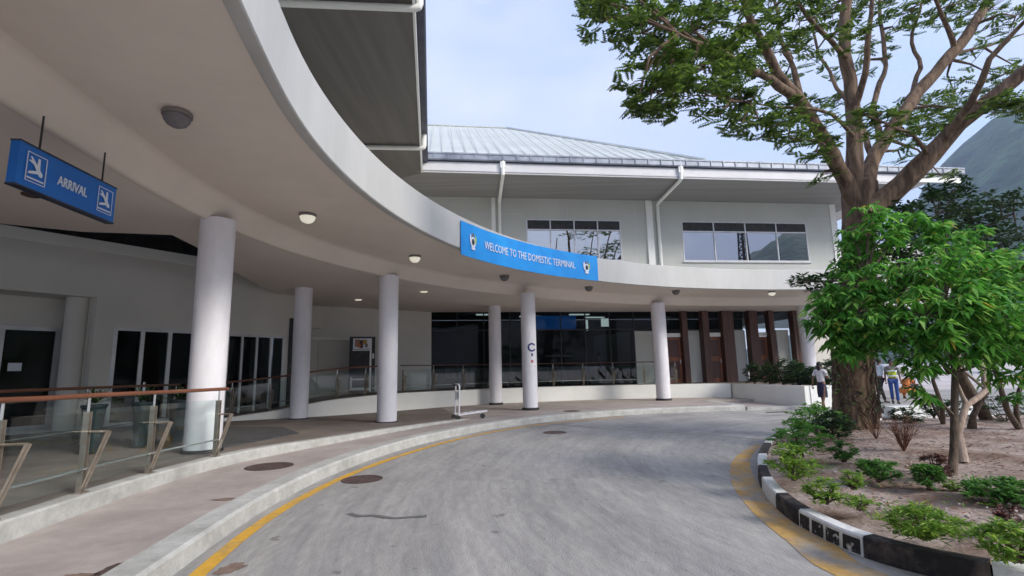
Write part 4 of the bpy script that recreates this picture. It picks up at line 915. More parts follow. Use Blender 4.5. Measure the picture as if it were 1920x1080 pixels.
BL = [ # u, v, depth, radius m, rosettes
 (1095, 0, 8.6, .45, 12), (1135, 35, 8.6, .5, 20), (1175, 10, 8.9, .6, 26), (1205, 62, 8.4, .6, 26), (1240, 30, 8.8, .7, 34), (1238, 105, 8.3, .55, 24), (1205, 150, 8.2, .45, 18),
 (1195, 192, 8.1, .32, 11), (1245, 170, 8.2, .6, 30), (1262, 205, 8.1, .35, 12), (1290, 130, 8.4, .7, 36), (1300, 60, 8.8, .8, 42), (1330, 10, 9.2, .8, 42), (1340, 110, 8.8, .7, 32), (1322, 180, 8.4, .5, 22),
 (1362, 160, 8.8, .55, 26), (1385, 60, 9.4, .8, 40), (1395, 112, 9.2, .6, 24), (1390, 232, 8.7, .32, 11), (1422, 222, 8.9, .42, 16), (1455, 235, 9.1, .42, 18), (1478, 215, 9.5, .45, 16), (1410, 190, 9.0, .4, 14),
 (1440, 20, 10, .8, 40), (1470, 90, 10.6, .6, 18), (1500, 40, 10.4, .8, 34), (1520, 110, 12.5, .7, 16), (1502, 262, 9.5, .45, 18), (1530, 285, 9.9, .38, 14), (1545, 240, 10.4, .5, 16), (1515, 190, 10.4, .4, 10),
 (1560, 20, 11.5, .9, 34), (1560, 190, 13.3, .6, 16), (1620, 60, 10.4, .7, 16), (1640, 10, 12, .9, 34), (1600, 120, 13.4, .7, 14), (1680, 60, 13.2, .8, 16), (1660, 235, 9.4, .42, 18), (1630, 215, 9.0, .36, 12), (1700, 205, 12.8, .7, 22),
 (1700, 252, 10.0, .5, 18), (1740, 238, 10.6, .5, 20), (1770, 205, 12, .7, 26), (1710, 15, 12.8, .9, 34), (1780, 10, 11.6, .8, 26), (1790, 175, 13, .7, 22), (1810, 205, 11.2, .4, 12), (1850, 210, 9.9, .35, 11), (1890, 195, 9.2, .45, 18), (1905, 205, 9.2, .35, 12),
 (1870, 145, 12.5, .6, 16), (1850, 20, 13, .9, 30), (1905, 30, 11.6, .8, 24), (1915, 130, 13.2, .6, 14), (1830, 110, 13.4, .6, 8), (1540, 330, 11, .3, 6), (1690, 300, 12, .25, 5), (1765, 330, 12, .3, 6), (1470, 150, 12.2, .5, 10),
 (1350, 215, 8.6, .3, 8), (1215, 205, 8.1, .22, 6), (1130, -10, 9, .6, 20), (1280, -30, 9.5, 1.0, 40), (1420, -60, 10.4, 1.0, 40), (1560, -80, 12, 1.1, 40), (1700, -80, 12.5, 1.1, 40), (1850, -60, 12.5, 1.1, 36)]
reflect_clumps = [(11.5, 5.5, 11.6, 1.3, 45), (13, 8, 11.8, 1.3, 45), (11, 11, 12.8, 1.4, 35)]  # unseen clumps above the view, added for the upper window reflection
fo = MB(); tw = MB(); r = rng(21)
def clump(c, R_, n, m_='leaf'):
    global allp
    # twig from nearest branch
    bp_ = min(allp, key=lambda q: (q[0]-c).length+abs(q[0].z-c.z)*.3)
    mid = bp_[0].lerp(c, .5)+Vector((r.uniform(-.15, .15), r.uniform(-.15, .15), .12*(bp_[0]-c).length)); tw.tube([bp_[0], mid, c], [min(.045, bp_[1]), .025, .012], 'bark', 6, False)
    for i in range(n):
        while True:
            d = Vector((r.uniform(-1, 1), r.uniform(-1, 1), r.uniform(-1, 1)))
            if d.length < 1: break
        q = c+Vector((d.x*R_*1.15, d.y*R_*1.15, d.z*R_*.42))
        if i % 3 == 0: tw.tube([c, c.lerp(q, .5)+Vector((0, 0, .05)), q], [.012, .008, .004], 'bark', 4, False)
        # feathery spray: rachis with paired leaflets, in flat fans
        for s in range(4):
            a = r.uniform(0, 6.283); dd = Vector((math.cos(a), math.sin(a), r.uniform(-.35, .35))).normalized(); side = Vector((-dd.y, dd.x, r.uniform(-.3, .3))); L_ = r.uniform(.16, .30)
            for k in range(5):
                b0 = q+dd*L_*(k+.5)/5; ll = .115*(1-.1*k)
                for sg in (-1, 1):
                    t_ = b0+(side*sg+dd*.6).normalized()*ll+Vector((0, 0, -.02)); w_ = dd*.030
                    fo.add([b0-w_*.5, (b0+t_)/2-w_, t_, (b0+t_)/2+w_], [(0, 1, 2, 3)], m_)
for u, v, y, R_, n in BL: clump(A3(u, v, y), R_, int(n*.72))
for x, y, z, R_, n in reflect_clumps: clump(Vector((x, y, z)), R_, int(n*.8))
fo.add(tw.v, tw.f, 'bark'); fo.build('crown', BT)
print('tree faces', len(fo.f))

# bright leafy small trees in front (several slim stems)
def leafy(name, loc, label, stems, blobs, lm, L_, w, seed, sm='bark2', dens=1.0, droop=1.4, nper=12, cat='tree'):
    root = empty(name, loc, label, cat); r = rng(seed); ends = []
    for pts, rad in stems:
        mb = MB(); ends += [(p, q) for p, q in limb(mb, pts, rad, sm, 10)]; mb.build('trunk', root, smooth='all')
    t_ = MB(); f = MB()
    for c, R_, n in blobs:
        b0 = min(ends, key=lambda q: (q[0]-c).length)[0]; t_.tube([b0, b0.lerp(c, .55)+Vector((0, 0, .1)), c], [.022, .014, .008], sm, 5, False)
        for i in range(int(n*dens)):
            while True:
                d = Vector((r.uniform(-1, 1), r.uniform(-1, 1), r.uniform(-1, 1)))
                if d.length < 1: break
            q = c+Vector((d.x*R_, d.y*R_, d.z*R_*.8)); 
            if i % 3 == 0: t_.tube([c, q], [.007, .003], sm, 4, False)
            rosette(f, q, nper, L_, w, lm, r, up=.1, droop=droop)
    f.add(t_.v, t_.f, sm); f.build('crown', root); print(name, len(f.f)); return root
P_ = lambda u, v, y: aty(u, v, y)
b0 = atz(1785, 893, .25)
bl = [(1548, 590, 6.8, .26, 12), (1600, 630, 6.6, .32, 16), (1590, 668, 6.6, .18, 6), (1600, 450, 7.1, .22, 8), (1600, 500, 7.0, .28, 11), (1560, 560, 6.9, .30, 14), (1556, 612, 6.8, .24, 11), (1590, 600, 6.6, .36, 18), (1580, 645, 6.7, .22, 8), (1620, 540, 6.7, .36, 18), (1635, 400, 7.0, .22, 8), (1650, 450, 6.9, .30, 14), (1625, 480, 7.2, .28, 10), (1690, 520, 6.4, .40, 22), (1665, 600, 6.3, .40, 22), (1640, 635, 6.5, .26, 12),
      (1710, 430, 7.0, .32, 15), (1700, 640, 6.2, .33, 16), (1728, 690, 6.2, .22, 8), (1722, 738, 6.2, .13, 4), (1740, 590, 6.0, .42, 24), (1760, 500, 6.5, .42, 24), (1775, 440, 7.0, .3, 13), (1800, 560, 6.0, .42, 24), (1790, 640, 6.0, .36, 18), (1840, 600, 5.9, .4, 22), (1840, 500, 6.6, .40, 20),
      (1830, 665, 6.0, .25, 9), (1880, 560, 6.2, .42, 22), (1880, 640, 6.1, .36, 16), (1910, 600, 5.9, .36, 16), (1890, 490, 6.8, .36, 14), (1920, 520, 6.6, .36, 14), (1905, 680, 6.4, .28, 9), (1940, 640, 6.2, .4, 14), (1960, 560, 6.4, .5, 18), (1820, 445, 7.3, .25, 9), (1870, 700, 6.6, .18, 5)]
s1 = [([b0, P_(1786, 780, 6.5), P_(1782, 700, 6.5), P_(1775, 600, 6.5)], [.050, .043, .038, .025]), ([P_(1782, 700, 6.5), P_(1740, 640, 6.5), P_(1680, 560, 6.6), P_(1620, 520, 6.8)], [.035, .03, .024, .012])]
leafy('leafy_tree', (b0.x, b0.y, .24), 'bright green small tree with straight slim dark trunk in front of the big tree', s1, [(P_(u, v, y), R_, n) for u, v, y, R_, n in bl], 'leafhi', .17, .050, 31, dens=1.35, nper=13)
b1 = atz(1808, 868, .25)
s2 = [([b1, P_(1800, 810, 7.3), P_(1812, 760, 7.4), P_(1848, 730, 7.6), P_(1838, 680, 7.8), P_(1830, 620, 8)], [.058, .045, .040, .037, .032, .02]), ([P_(1812, 760, 7.4), P_(1795, 715, 7.4), P_(1805, 640, 7.5)], [.03, .025, .015]), ([P_(1848, 730, 7.6), P_(1800, 690, 7.8), P_(1770, 640, 7.9)], [.022, .018, .012])]
bl2 = [(1850, 620, 8.2, .5, 16), (1800, 600, 8.2, .5, 16), (1760, 650, 8.1, .4, 12), (1880, 660, 8.3, .4, 12), (1900, 560, 8.6, .5, 16), (1740, 560, 8.4, .5, 14)]
leafy('leafy_tree', (b1.x, b1.y, .24), 'small tree with a pale crooked trunk just behind the straight slim one', s2, [(P_(u, v, y), R_, n) for u, v, y, R_, n in bl2], 'leafmid', .16, .05, 37, 'barkp')
b2 = atz(1822, 805, .26)
s3 = [([b2, P_(1824, 780, 10.2), P_(1850, 740, 10.2), P_(1842, 690, 10.2), P_(1860, 640, 10.2)], [.085, .05, .04, .035, .025]), ([P_(1850, 740, 10.2), P_(1858, 700, 10.1)], [.04, .02])]
leafy('leafy_tree', (b2.x, b2.y, .24), 'farther small tree with a dark flared foot behind the pale crooked trunk', s3, [(P_(u, v, y), R_, n) for u, v, y, R_, n in ((1860, 600, 10.2, .7, 18), (1800, 620, 10.2, .6, 14), (1900, 640, 10.3, .6, 12))], 'leafdk', .17, .06, 41)
b3 = atz(1912, 805, .26)
s4 = [([b3, P_(1895, 770, 10), P_(1875, 720, 10), P_(1858, 680, 10)], [.06, .05, .045, .03]), ([b3, P_(1912, 760, 10), P_(1925, 700, 10), P_(1935, 640, 10)], [.05, .04, .035, .02])]
leafy('leafy_tree', (b3.x, b3.y, .24), 'small tree with two slanting stems at the right edge of the photo', s4, [(P_(u, v, y), R_, n) for u, v, y, R_, n in ((1870, 660, 10, .35, 9), (1925, 640, 10, .6, 14), (1915, 740, 9.8, .25, 6), (1970, 600, 10, .7, 14))], 'leafmid', .17, .055, 43)
b4 = atz(1768, 795, .26)
s5 = [([b4, P_(1762, 760, 10.5), P_(1745, 715, 10.5), P_(1740, 670, 10.5)], [.05, .04, .035, .02]), ([b4, P_(1740, 750, 10.5), P_(1720, 720, 10.5)], [.03, .02, .01])]
leafy('leafy_tree', (b4.x, b4.y, .24), 'small slanting sapling between the big trunk and the straight slim trunk', s5, [(P_(u, v, y), R_, n) for u, v, y, R_, n in ((1735, 660, 10.5, .4, 10), (1715, 715, 10.5, .2, 4))], 'leafdk', .16, .05, 47)
# darker tree behind the trunk, with horizontal tiers
b5 = Vector((10.6, 11.9, .22))
dk = [(1700, 420, 10, .5, 22), (1660, 470, 9.9, .5, 22), (1620, 510, 9.8, .45, 18), (1575, 520, 9.8, .35, 12), (1530, 530, 9.8, .30, 8), (1500, 524, 9.8, .18, 4), (1760, 400, 10.4, .6, 28), (1790, 355, 10.6, .35, 13), (1820, 400, 10.8, .6, 28), (1745, 360, 10.5, .22, 6), (1875, 385, 11, .45, 15), (1850, 440, 11, .6, 26), (1720, 480, 10, .6, 26), (1905, 370, 11, .3, 8), (1910, 450, 11.2, .6, 20),
      (1800, 480, 10.6, .7, 30), (1760, 530, 10.4, .6, 24), (1890, 520, 11, .7, 24), (1680, 560, 9.8, .5, 18), (1640, 600, 9.8, .4, 12), (1700, 640, 9.9, .5, 14), (1700, 390, 10.2, .25, 6), (1560, 570, 9.8, .3, 8), (1590, 480, 9.9, .3, 8)]
s6 = [([b5, P_(1775, 640, 11), P_(1765, 540, 10.8), P_(1770, 440, 10.6)], [.13, .11, .09, .05]), ([P_(1765, 560, 10.8), P_(1700, 520, 10.4), P_(1620, 525, 9.9), P_(1520, 528, 9.8)], [.06, .05, .035, .012]), ([P_(1765, 500, 10.8), P_(1830, 440, 11), P_(1900, 400, 11)], [.06, .04, .02])]
leafy('dark_tree', (b5.x, b5.y, .2), 'dark green tree with layered branches between the big trunk and the hillside', s6, [(P_(u, v, y), R_, n) for u, v, y, R_, n in dk], 'leafdk', .15, .06, 53, dens=2.3, droop=.4)
# bushes far right behind the island
for i, (u, v, rad, h, lb) in enumerate(((1790, 786, .35, .5, 'dark green bush at the far edge of the island left of the small trees'), (1885, 792, .75, .7, 'wide dark green bush at the far right edge beyond the small trees'), (1700, 792, .35, .4, 'low bush in front of the white paving edge right of the big trunk'), (1752, 782, .22, .5, 'tall thin dark shrub right of the man in the yellow vest'))):
    p = atz(u, v, .26); shrub(p.x, p.y, .26, rad, h, 60, .16, .05, 'leafdk', 90+i, 'bushy_shrub', lb, 'plant', dense=10)

# white paving edge / low walls behind the island
m = MB(); a, b = atz(1690, 790, .1), atz(1750, 788, .1); m.wallseg((10.9, 15.2), (13.6, 15.6), -.01, .33, .35, 'white'); tag(m.build('low_white_wall'), 'short low white wall behind the island right of the big trunk', 'low wall')
m = MB(); m.wallseg((16.5, 16.5), (23, 17.4), -.01, .35, .3, 'white'); tag(m.build('low_white_wall'), 'low white wall at the far right edge behind the small trees', 'low wall')
m = MB(); m.box((12.4, 17.0, .06), (1.3, .8, .14), 'rust', .2); tag(m.build('shadow_slab'), 'dark flat slab put as the shadow on the paving beneath the two men', 'slab')  # dark slab stands in for the shadow at the feet of the men
# distant building at the right
DB = empty('distant_building', (75, 62, 0), 'white distant building glimpsed between leaves under the mountain', 'building')
m = MB(); m.box((75, 62, 7.5), (14, 10, 15), 'white', .2); m.build('wall', DB)
m = MB()
for k in range(5):
    for z in (3, 6.5, 10, 13): m.box((69+k*2.8, 55.8+k*.57, z), (1.3, .3, 1.5), 'dark', .2)
m.build('window', DB)
m = MB(); m.box((75, 62, 15.3), (15, 11, .5), 'roof', .2); m.build('roof', DB)

# lattice mast behind the viewer (mirrored in the right hand window)
m = MB(); mx0, my0 = 58, -30; H_ = 27
for sx, sy in ((-1, -1), (1, -1), (1, 1), (-1, 1)): m.tube([(mx0+sx*1.2, my0+sy*1.2, 0), (mx0+sx*.45, my0+sy*.45, H_)], .16, 'black', 5)
for k in range(18):
    z0, z1 = H_*k/18, H_*(k+1)/18; w0, w1 = 1.2-.75*k/18, 1.2-.75*(k+1)/18
    for (ax, ay), (bx, by) in (((-1, -1), (1, -1)), ((1, -1), (1, 1)), ((1, 1), (-1, 1)), ((-1, 1), (-1, -1))):
        m.tube([(mx0+ax*w0, my0+ay*w0, z0), (mx0+bx*w1, my0+by*w1, z1)], .09, 'black', 4); m.tube([(mx0+ax*w1, my0+ay*w1, z1), (mx0+bx*w1, my0+by*w1, z1)], .09, 'black', 4)
tag(m.build('lattice_mast'), 'tall dark lattice mast seen mirrored in the right hand upper window', 'mast')

# ================================================================== SMALL THINGS
def disc(name, p, r_, z, label, cat='manhole cover', m_='rust', sq=1):
    g = MB(); g.lathe((p.x, p.y, z), [(r_, 0), (r_, .008), (r_*.93, .010), (r_*.90, .006), (r_*.2, .008), (.01, .008)], m_, 36, False)
    return tag(g.build(name, smooth=True), label, cat)
disc('manhole_cover', atz(679, 899, 0), .31, .0, 'dark round manhole cover on the road touching the yellow line')
disc('manhole_cover', atz(505, 875, .17), .36, .172, 'dark round manhole cover on the pavement left of the yellow line')
disc('manhole_cover', atz(1072, 771, .17), .30, .172, 'far manhole cover on the pavement right of the column with the sticker')
disc('manhole_cover', atz(1040, 811, 0), .30, .0, 'thin far manhole cover on the road below the far kerb')
g = MB(); p = atz(1458, 773, .1); g.box((p.x, p.y, .105), (.75, .14, .012), 'black', .1); tag(g.build('drain_grate'), 'dark drain slot in the kerb in front of the white planter', 'drain')
# tar patches
def tarline(pts, w_, z, m_, name, label):
    P3 = spline([tuple(atz(u, v, z).xy) for u, v in pts], .08); g = MB()
    ww = [w_*(.5+.7*abs(noise.noise(p*4))+.2) for p in P3]
    g.loft([[Vector((p.x, p.y, z+.0045)) for p in [a.lerp(b, .5-w2*.5) for a, b, w2 in zip(offset(P3, -1), offset(P3, 1), ww)]], [Vector((p.x, p.y, z+.0045)) for p in [a.lerp(b, .5+w2*.5) for a, b, w2 in zip(offset(P3, -1), offset(P3, 1), ww)]]], m_)
    return tag(g.build(name), label, 'road mark')
M_['tar'] = mat('dark_road_stain', (.11, .11, .105), .9, (.20, .20, .195), 9, 6, streak=(20, .7))
M_['brown'] = mat('brown_stain', (.17, .115, .085), .9, (.27, .19, .15), 9, 6)
tarline([(655, 963), (672, 968), (700, 967), (735, 972), (770, 970), (800, 968)], .045, 0, 'tar', 'tar_crack', 'short dark wavy tar seam on the road left of centre')
def blob(u, v, rx, ry, z, m_, name, label, sd_, rz=0):
    c = atz(u, v, z); r_ = rng(sd_); n = 40; g = MB(); ph = r_.uniform(0, 9)
    pts = []
    for k in range(n):
        a = 2*math.pi*k/n; q = 1+.45*noise.noise(Vector((math.cos(a)*1.5+ph, math.sin(a)*1.5, ph)))+.3*noise.noise(Vector((math.cos(a)*4+ph, math.sin(a)*4, 2)))
        x, y = math.cos(a)*rx*q, math.sin(a)*ry*q; pts.append((c.x+x*math.cos(rz)-y*math.sin(rz), c.y+x*math.sin(rz)+y*math.cos(rz), z))
    g.add(pts+[(c.x, c.y, z)], [(k, (k+1) % n, n) for k in range(n)], m_); return tag(g.build(name), label, 'stain')
blob(425, 936, .16, .06, .1765, 'brown', 'pavement_stain', 'small brown stain on the pavement beside the kerb', 1)
blob(432, 1066, .09, .13, .005, 'brown', 'road_stain', 'dark brown stain on the road at the yellow line near the bottom', 5)
blob(206, 1072, .10, .24, .1765, 'rust', 'pavement_stain', 'dark elongated stain beside the kerb at the bottom edge of the photo', 9, -.1)
blob(150, 1079, .12, .05, .1765, 'brown', 'pavement_stain', 'small dark stain on the pavement at the bottom left corner', 7)
M_['joint'] = mat('road_joint_fill', (.19, .188, .18), .9, (.27, .265, .255), 9, 6, streak=(20, .7))
tarline([(945, 789), (990, 792), (1060, 797), (1150, 805), (1300, 814), (1440, 826)], .02, 0, 'joint', 'road_joint', 'long thin dark joint line crossing the far road')

# vending machine
q = FR[0]; vp = Vector((-6.1, 20.9)); va = math.atan2(.62, .8)*.75
VM = empty('vending_machine', (vp.x, vp.y, .80), 'tall black vending machine with a lit picture panel and white frame behind the railing', 'vending machine', rz=.25)
g = MB(); g.box((0, .38, 1.14), (1.0, .76, 2.28), 'black'); g.build('cabinet', VM, local=True)
g = MB(); g.box((-.03, -.015, 2.0), (.66, .03, .42), 'letter'); g.build('header_panel', VM, local=True)
g = MB(); rr = rng(4)
for k, (x, z, sx, sz, mm_) in enumerate(((-.2, 2.02, .18, .3, 'skin2'), (-.04, 1.98, .14, .32, 'rust'), (.1, 2.06, .16, .2, 'yellowold'), (.16, 1.92, .1, .14, 'greyc'), (-.12, 1.9, .1, .12, 'orange'))): g.box((x, -.034-.003*k, z), (sx, .006, sz), mm_)
g.build('picture', VM, local=True)
g = MB(); g.box((.33, -.025, 1.15), (.07, .05, 2.12), 'white'); g.box((-.05, -.02, .20), (.70, .045, .10), 'white'); g.box((-.05, -.02, .58), (.70, .045, .06), 'white'); g.box((-.40, -.02, .42), (.06, .045, .5), 'white'); g.box((-.04, -.02, 1.74), (.68, .04, .05), 'white'); g.build('front_frame', VM, local=True)
g = MB(); g.box((-.04, -.012, 1.2), (.64, .02, .95), 'black'); g.build('display_window', VM, local=True)
g = MB(); g.box((-.18, -.03, .40), (.22, .03, .2), 'dark'); g.box((.12, -.03, .40), (.26, .03, .2), 'dark'); g.build('dispensing_slot', VM, local=True)
g = MB(); g.box((.43, -.02, 1.5), (.08, .04, .2), 'alu'); g.build('coin_panel', VM, local=True)

# luggage trolley
p = atz(880, 786, .17); TR = empty('luggage_trolley', (p.x, p.y, .172), 'empty white metal luggage trolley standing on the pavement by the kerb', 'trolley', rz=.35)
g = MB(); g.tube([(-.38, -.24, .14), (-.36, -.24, 1.0), (-.38, -.20, 1.05), (-.38, .20, 1.05), (-.36, .24, 1.0), (-.38, .24, .14)], .022, 'chrome', 8)
for z in (.35, .60, .82): g.tube([(-.37, -.24, z), (-.37, .24, z)], .012, 'chrome', 6)
g.mats = ['column']; g.build('back_frame', TR, smooth=True, local=True)
g = MB()
g.tube([(-.40, -.24, .15), (.52, -.12, .22), (.56, 0, .23), (.52, .12, .22), (-.40, .24, .15)], .022, 'chrome', 8)
for x in (-.2, 0, .2, .4): g.tube([(x, -.21+.1*(x+.4)*.9, .17+.07*(x+.4)), (x, .21-.1*(x+.4)*.9, .17+.07*(x+.4))], .011, 'chrome', 6)
g.mats = ['column']; g.build('platform', TR, smooth=True, local=True)
for x, y in ((-.42, -.26), (-.42, .26), (.42, 0)):
    g = MB(); g.tube([(x, y-.02, .075), (x, y+.02, .075)], .075, 'black', 16); o = g.build('wheel', TR, smooth=True, local=True)
    g = MB(); g.tube([(x, y, .08), (x, y, .17)], .016, 'chrome', 6); g.build('wheel_fork', TR, local=True)
g = MB(); g.tube([(-.44, -.22, 1.03), (-.44, .22, 1.03)], .026, 'black', 8); g.build('handle', TR, smooth=True, local=True)
g = MB(); g.box((-.34, 0, .72), (.02, .40, .2), 'letter'); g.build('back_panel', TR, local=True)

# sticker on the column
cx_, cy_, cr_ = .58, 19.15, .278
def on_col(x, y, ex=0, z0=0):
    a = -math.pi/2+.22+x/cr_; return (cx_+math.cos(a)*(cr_+.004+ex), cy_+math.sin(a)*(cr_+.004+ex), z0+y)
ST = empty('column_sticker', (cx_, cy_, 2.0), 'round blue ring sticker with small red lettering below on the white column', 'sticker')
def arc(fn, cx0, cy0, r0, r1, a0, a1, z0, m_, e=.002):
    g = MB(); n = 24; g.loft([[fn(cx0+rr_*math.cos(a0+(a1-a0)*k/n), cy0+rr_*math.sin(a0+(a1-a0)*k/n), e, z0) for k in range(n+1)] for rr_ in (r0, r1)], m_); return g
M_['ink'] = mat('sticker_ink', (.02, .02, .16), .5); M_['redink'] = mat('sticker_red', (.5, .12, .12), .5)
arc(on_col, .04, .42, .10, .16, .5, 5.8, 2.0, 'ink').build('blue_ring', ST)
g = MB(); g.add([on_col(x, y, .002, 2.0) for x, y in ((.01, .10), (.07, .10), (.07, .20), (.01, .20))], [(0, 1, 2, 3)], 'ink'); g.build('blue_mark', ST)
g = MB()
for x, y, w_, h_ in ((0, -.14, .08, .1), (-.06, -.28, .22, .03)): g.add([on_col(x, y, .002, 2.0), on_col(x+w_, y, .002, 2.0), on_col(x+w_, y+h_, .002, 2.0), on_col(x, y+h_, .002, 2.0)], [(0, 1, 2, 3)], 'redink')
g.build('red_lettering', ST)
#PART4
# ================================================================== PEOPLE
def skinmesh(name, V, E_, Rr, m_, parent, sub=2, extra=None):
    me = bpy.data.meshes.new(name); me.from_pydata([tuple(v) for v in V], E_, []); o = bpy.data.objects.new(name, me); COL.objects.link(o)
    sm = o.modifiers.new('s', 'SKIN'); sm.use_smooth_shade = True
    for i, v in enumerate(me.skin_vertices[0].data):
        q = Rr[i]; v.radius = q if hasattr(q, '__len__') else (q, q); v.use_root = (i == 0)
    ss = o.modifiers.new('u', 'SUBSURF'); ss.levels = sub; ss.render_levels = sub
    dg = bpy.context.evaluated_depsgraph_get(); dg.update(); m2 = bpy.data.meshes.new_from_object(o.evaluated_get(dg)); bpy.data.objects.remove(o)
    vs = [tuple(v.co) for v in m2.vertices]; fs = [tuple(p.vertices) for p in m2.polygons]; bpy.data.meshes.remove(m2)
    g = MB(); g.add(vs, fs, m_)
    if extra: extra(g)
    return g.build(name, parent, smooth='all', local=True)
def person(loc, rz, label, J, top, bottom, skin, bottomkind='trousers', hs=1.0, hair='hair', vest=None, hairlong=False):
    P = empty('person', loc, label, 'person', rz=rz)
    V, E_, Rr = [], [], []
    def ad(p, r_): V.append(Vector(p)*hs); Rr.append(tuple(x*hs for x in r_) if hasattr(r_, '__len__') else r_*hs); return len(V)-1
    def chain(start, pts):
        a = start
        for p, r_ in pts: b = ad(p, r_); E_.append((a, b)); a = b
        return a
    pel = ad(J['pel'], (.13, .10)); che = chain(pel, [(J['waist'], (.115, .09)), (J['chest'], (.14, .10)), (J['neck0'], (.085, .07))])
    hd = chain(che, [(J['neck'], .052), (J['jaw'], (.062, .07)), (J['head'], (.078, .092)), (J['crown'], (.065, .08))])
    for s in ('L', 'R'):
        chain(pel, [(J['hip'+s], .085), (J['knee'+s], .052), (J['ank'+s], .036), (J['toe'+s], .032)])
        chain(len(V) and che, [(J['sh'+s], .052), (J['el'+s], .038), (J['wr'+s], .027), (J['hand'+s], (.035, .018))])
    def extra(g):
        H = Vector(J['head'])*hs; f = (Vector(J['face'])).normalized(); sd_ = Vector((-f.y, f.x, 0)).normalized(); u_ = f.cross(sd_)*-1
        if u_.z < 0: u_ = -u_
        for s in (-1, 1):
            g.sphere(H+f*.088+sd_*.032*s+u_*.0, .011, 'letter', 8, 5); g.sphere(H+f*.097+sd_*.032*s, .006, 'black', 6, 4); g.sphere(H+sd_*.083*s-u_*.01, (.012, .018, .03), skin, 8, 5)
        g.tube([H+f*.085+u_*.005, H+f*.108-u_*.035, H+f*.09-u_*.042], [.008, .014, .010], skin, 6); g.box(H+f*.088-u_*.07, (.045, .02, .008), 'rust', math.atan2(sd_.y, sd_.x))
        for s in ('L', 'R'):
            h = Vector(J['hand'+s])*hs; w_ = Vector(J['wr'+s])*hs; d = (h-w_).normalized(); sd2 = d.cross(Vector((0, 1, 0) if abs(d.y) < .9 else (1, 0, 0))).normalized(); n_ = d.cross(sd2)
            for k, ln in enumerate((.062, .072, .068, .052)):
                b = h+d*.015+sd2*(.018*(k-1.5)); g.tube([b, b+d*ln*.5+n_*.008, b+d*ln*.85+n_*.03], [.0085, .008, .006], skin, 6)
            b = h-d*.02+sd2*-.03; g.tube([b, b-sd2*.02+d*.025, b-sd2*.02+d*.055+n_*.01], [.010, .009, .007], skin, 6)
    body = skinmesh('body', V, E_, Rr, skin, P, 2, extra)
    v3 = lambda k: Vector(J[k])*hs
    # hair
    f = Vector(J['face']).normalized(); g = MB(); Hc = v3('head')+Vector((0, 0, .025))-f*.018
    g.sphere(Hc, (.092, .098, .105), hair, 14, 10)
    if hairlong: g.sphere(Hc-f*.06-Vector((0, 0, .1)), (.075, .06, .12), hair, 12, 8)
    g.build('hair', P, smooth='all', local=True)
    # shirt: torso plus short sleeves
    A = [v3('pel')+Vector((0, 0, .02)), v3('waist'), v3('chest'), v3('neck0')+Vector((0, 0, -.01))]; R0_ = [(.150*hs, .118*hs), (.138*hs, .108*hs), (.162*hs, .122*hs), (.10*hs, .08*hs)]; E2 = [(0, 1), (1, 2), (2, 3)]
    for s in ('L', 'R'):
        i = len(A); A += [v3('sh'+s), v3('sh'+s).lerp(v3('el'+s), .75)]; R0_ += [.068*hs, .056*hs]; E2 += [(3, i), (i, i+1)]
    skinmesh('shirt', A, E2, R0_, top, P)
    if vest:
        skinmesh('vest', A[:4], [(0, 1), (1, 2), (2, 3)], [(r_[0]+.014, r_[1]+.014) for r_ in R0_[:4]], vest, P)
        g = MB(); 
        for k in ('waist', 'chest'):
            c = v3(k); g.lathe((c.x, c.y, c.z-.03), [(.172, 0), (.174, .05)], 'letter', 20, False)
        g.build('reflective_band', P, local=True)
    if bottomkind == 'skirt':
        h = v3('pel'); k_ = (v3('kneeL')+v3('kneeR'))/2; rows = []
        for t, r0, r1 in ((-.12, .128, .10), (.05, .150, .118), (.35, .165, .13), (.7, .165, .13), (1.08, .155, .125)):
            c = h.lerp(k_, t); rows.append([(c.x+math.cos(a)*r0*hs, c.y+math.sin(a)*r1*hs*(1.15 if t > .5 else 1), c.z) for a in [2*math.pi*q/24 for q in range(24)]])
        g = MB(); g.loft(rows, bottom, True); g.build('skirt', P, smooth='all', local=True)
    else:
        A = [v3('pel')]; Q = [(.140*hs, .112*hs)]; E2 = []
        for s in ('L', 'R'):
            i = len(A); A += [v3('hip'+s), v3('knee'+s), v3('ank'+s)+Vector((0, 0, .02))]; Q += [.096*hs, .068*hs, .058*hs]; E2 += [(0, i), (i, i+1), (i+1, i+2)]
        skinmesh('trousers', A, E2, Q, bottom, P)
    for s in ('L', 'R'):
        g = MB(); a_, t_ = v3('ank'+s), v3('toe'+s); d = (t_-a_); d.z = 0; d.normalize(); g.sphere((a_+t_)/2+Vector((0, 0, -.015))+d*.02, (.05, .05, .035), 'black', 10, 6); g.tube([a_-d*.03+Vector((0, 0, -.03)), t_+d*.05+Vector((0, 0, -.012))], [.038, .034], 'black', 10); g.build('shoe', P, smooth='all', local=True)
    return P
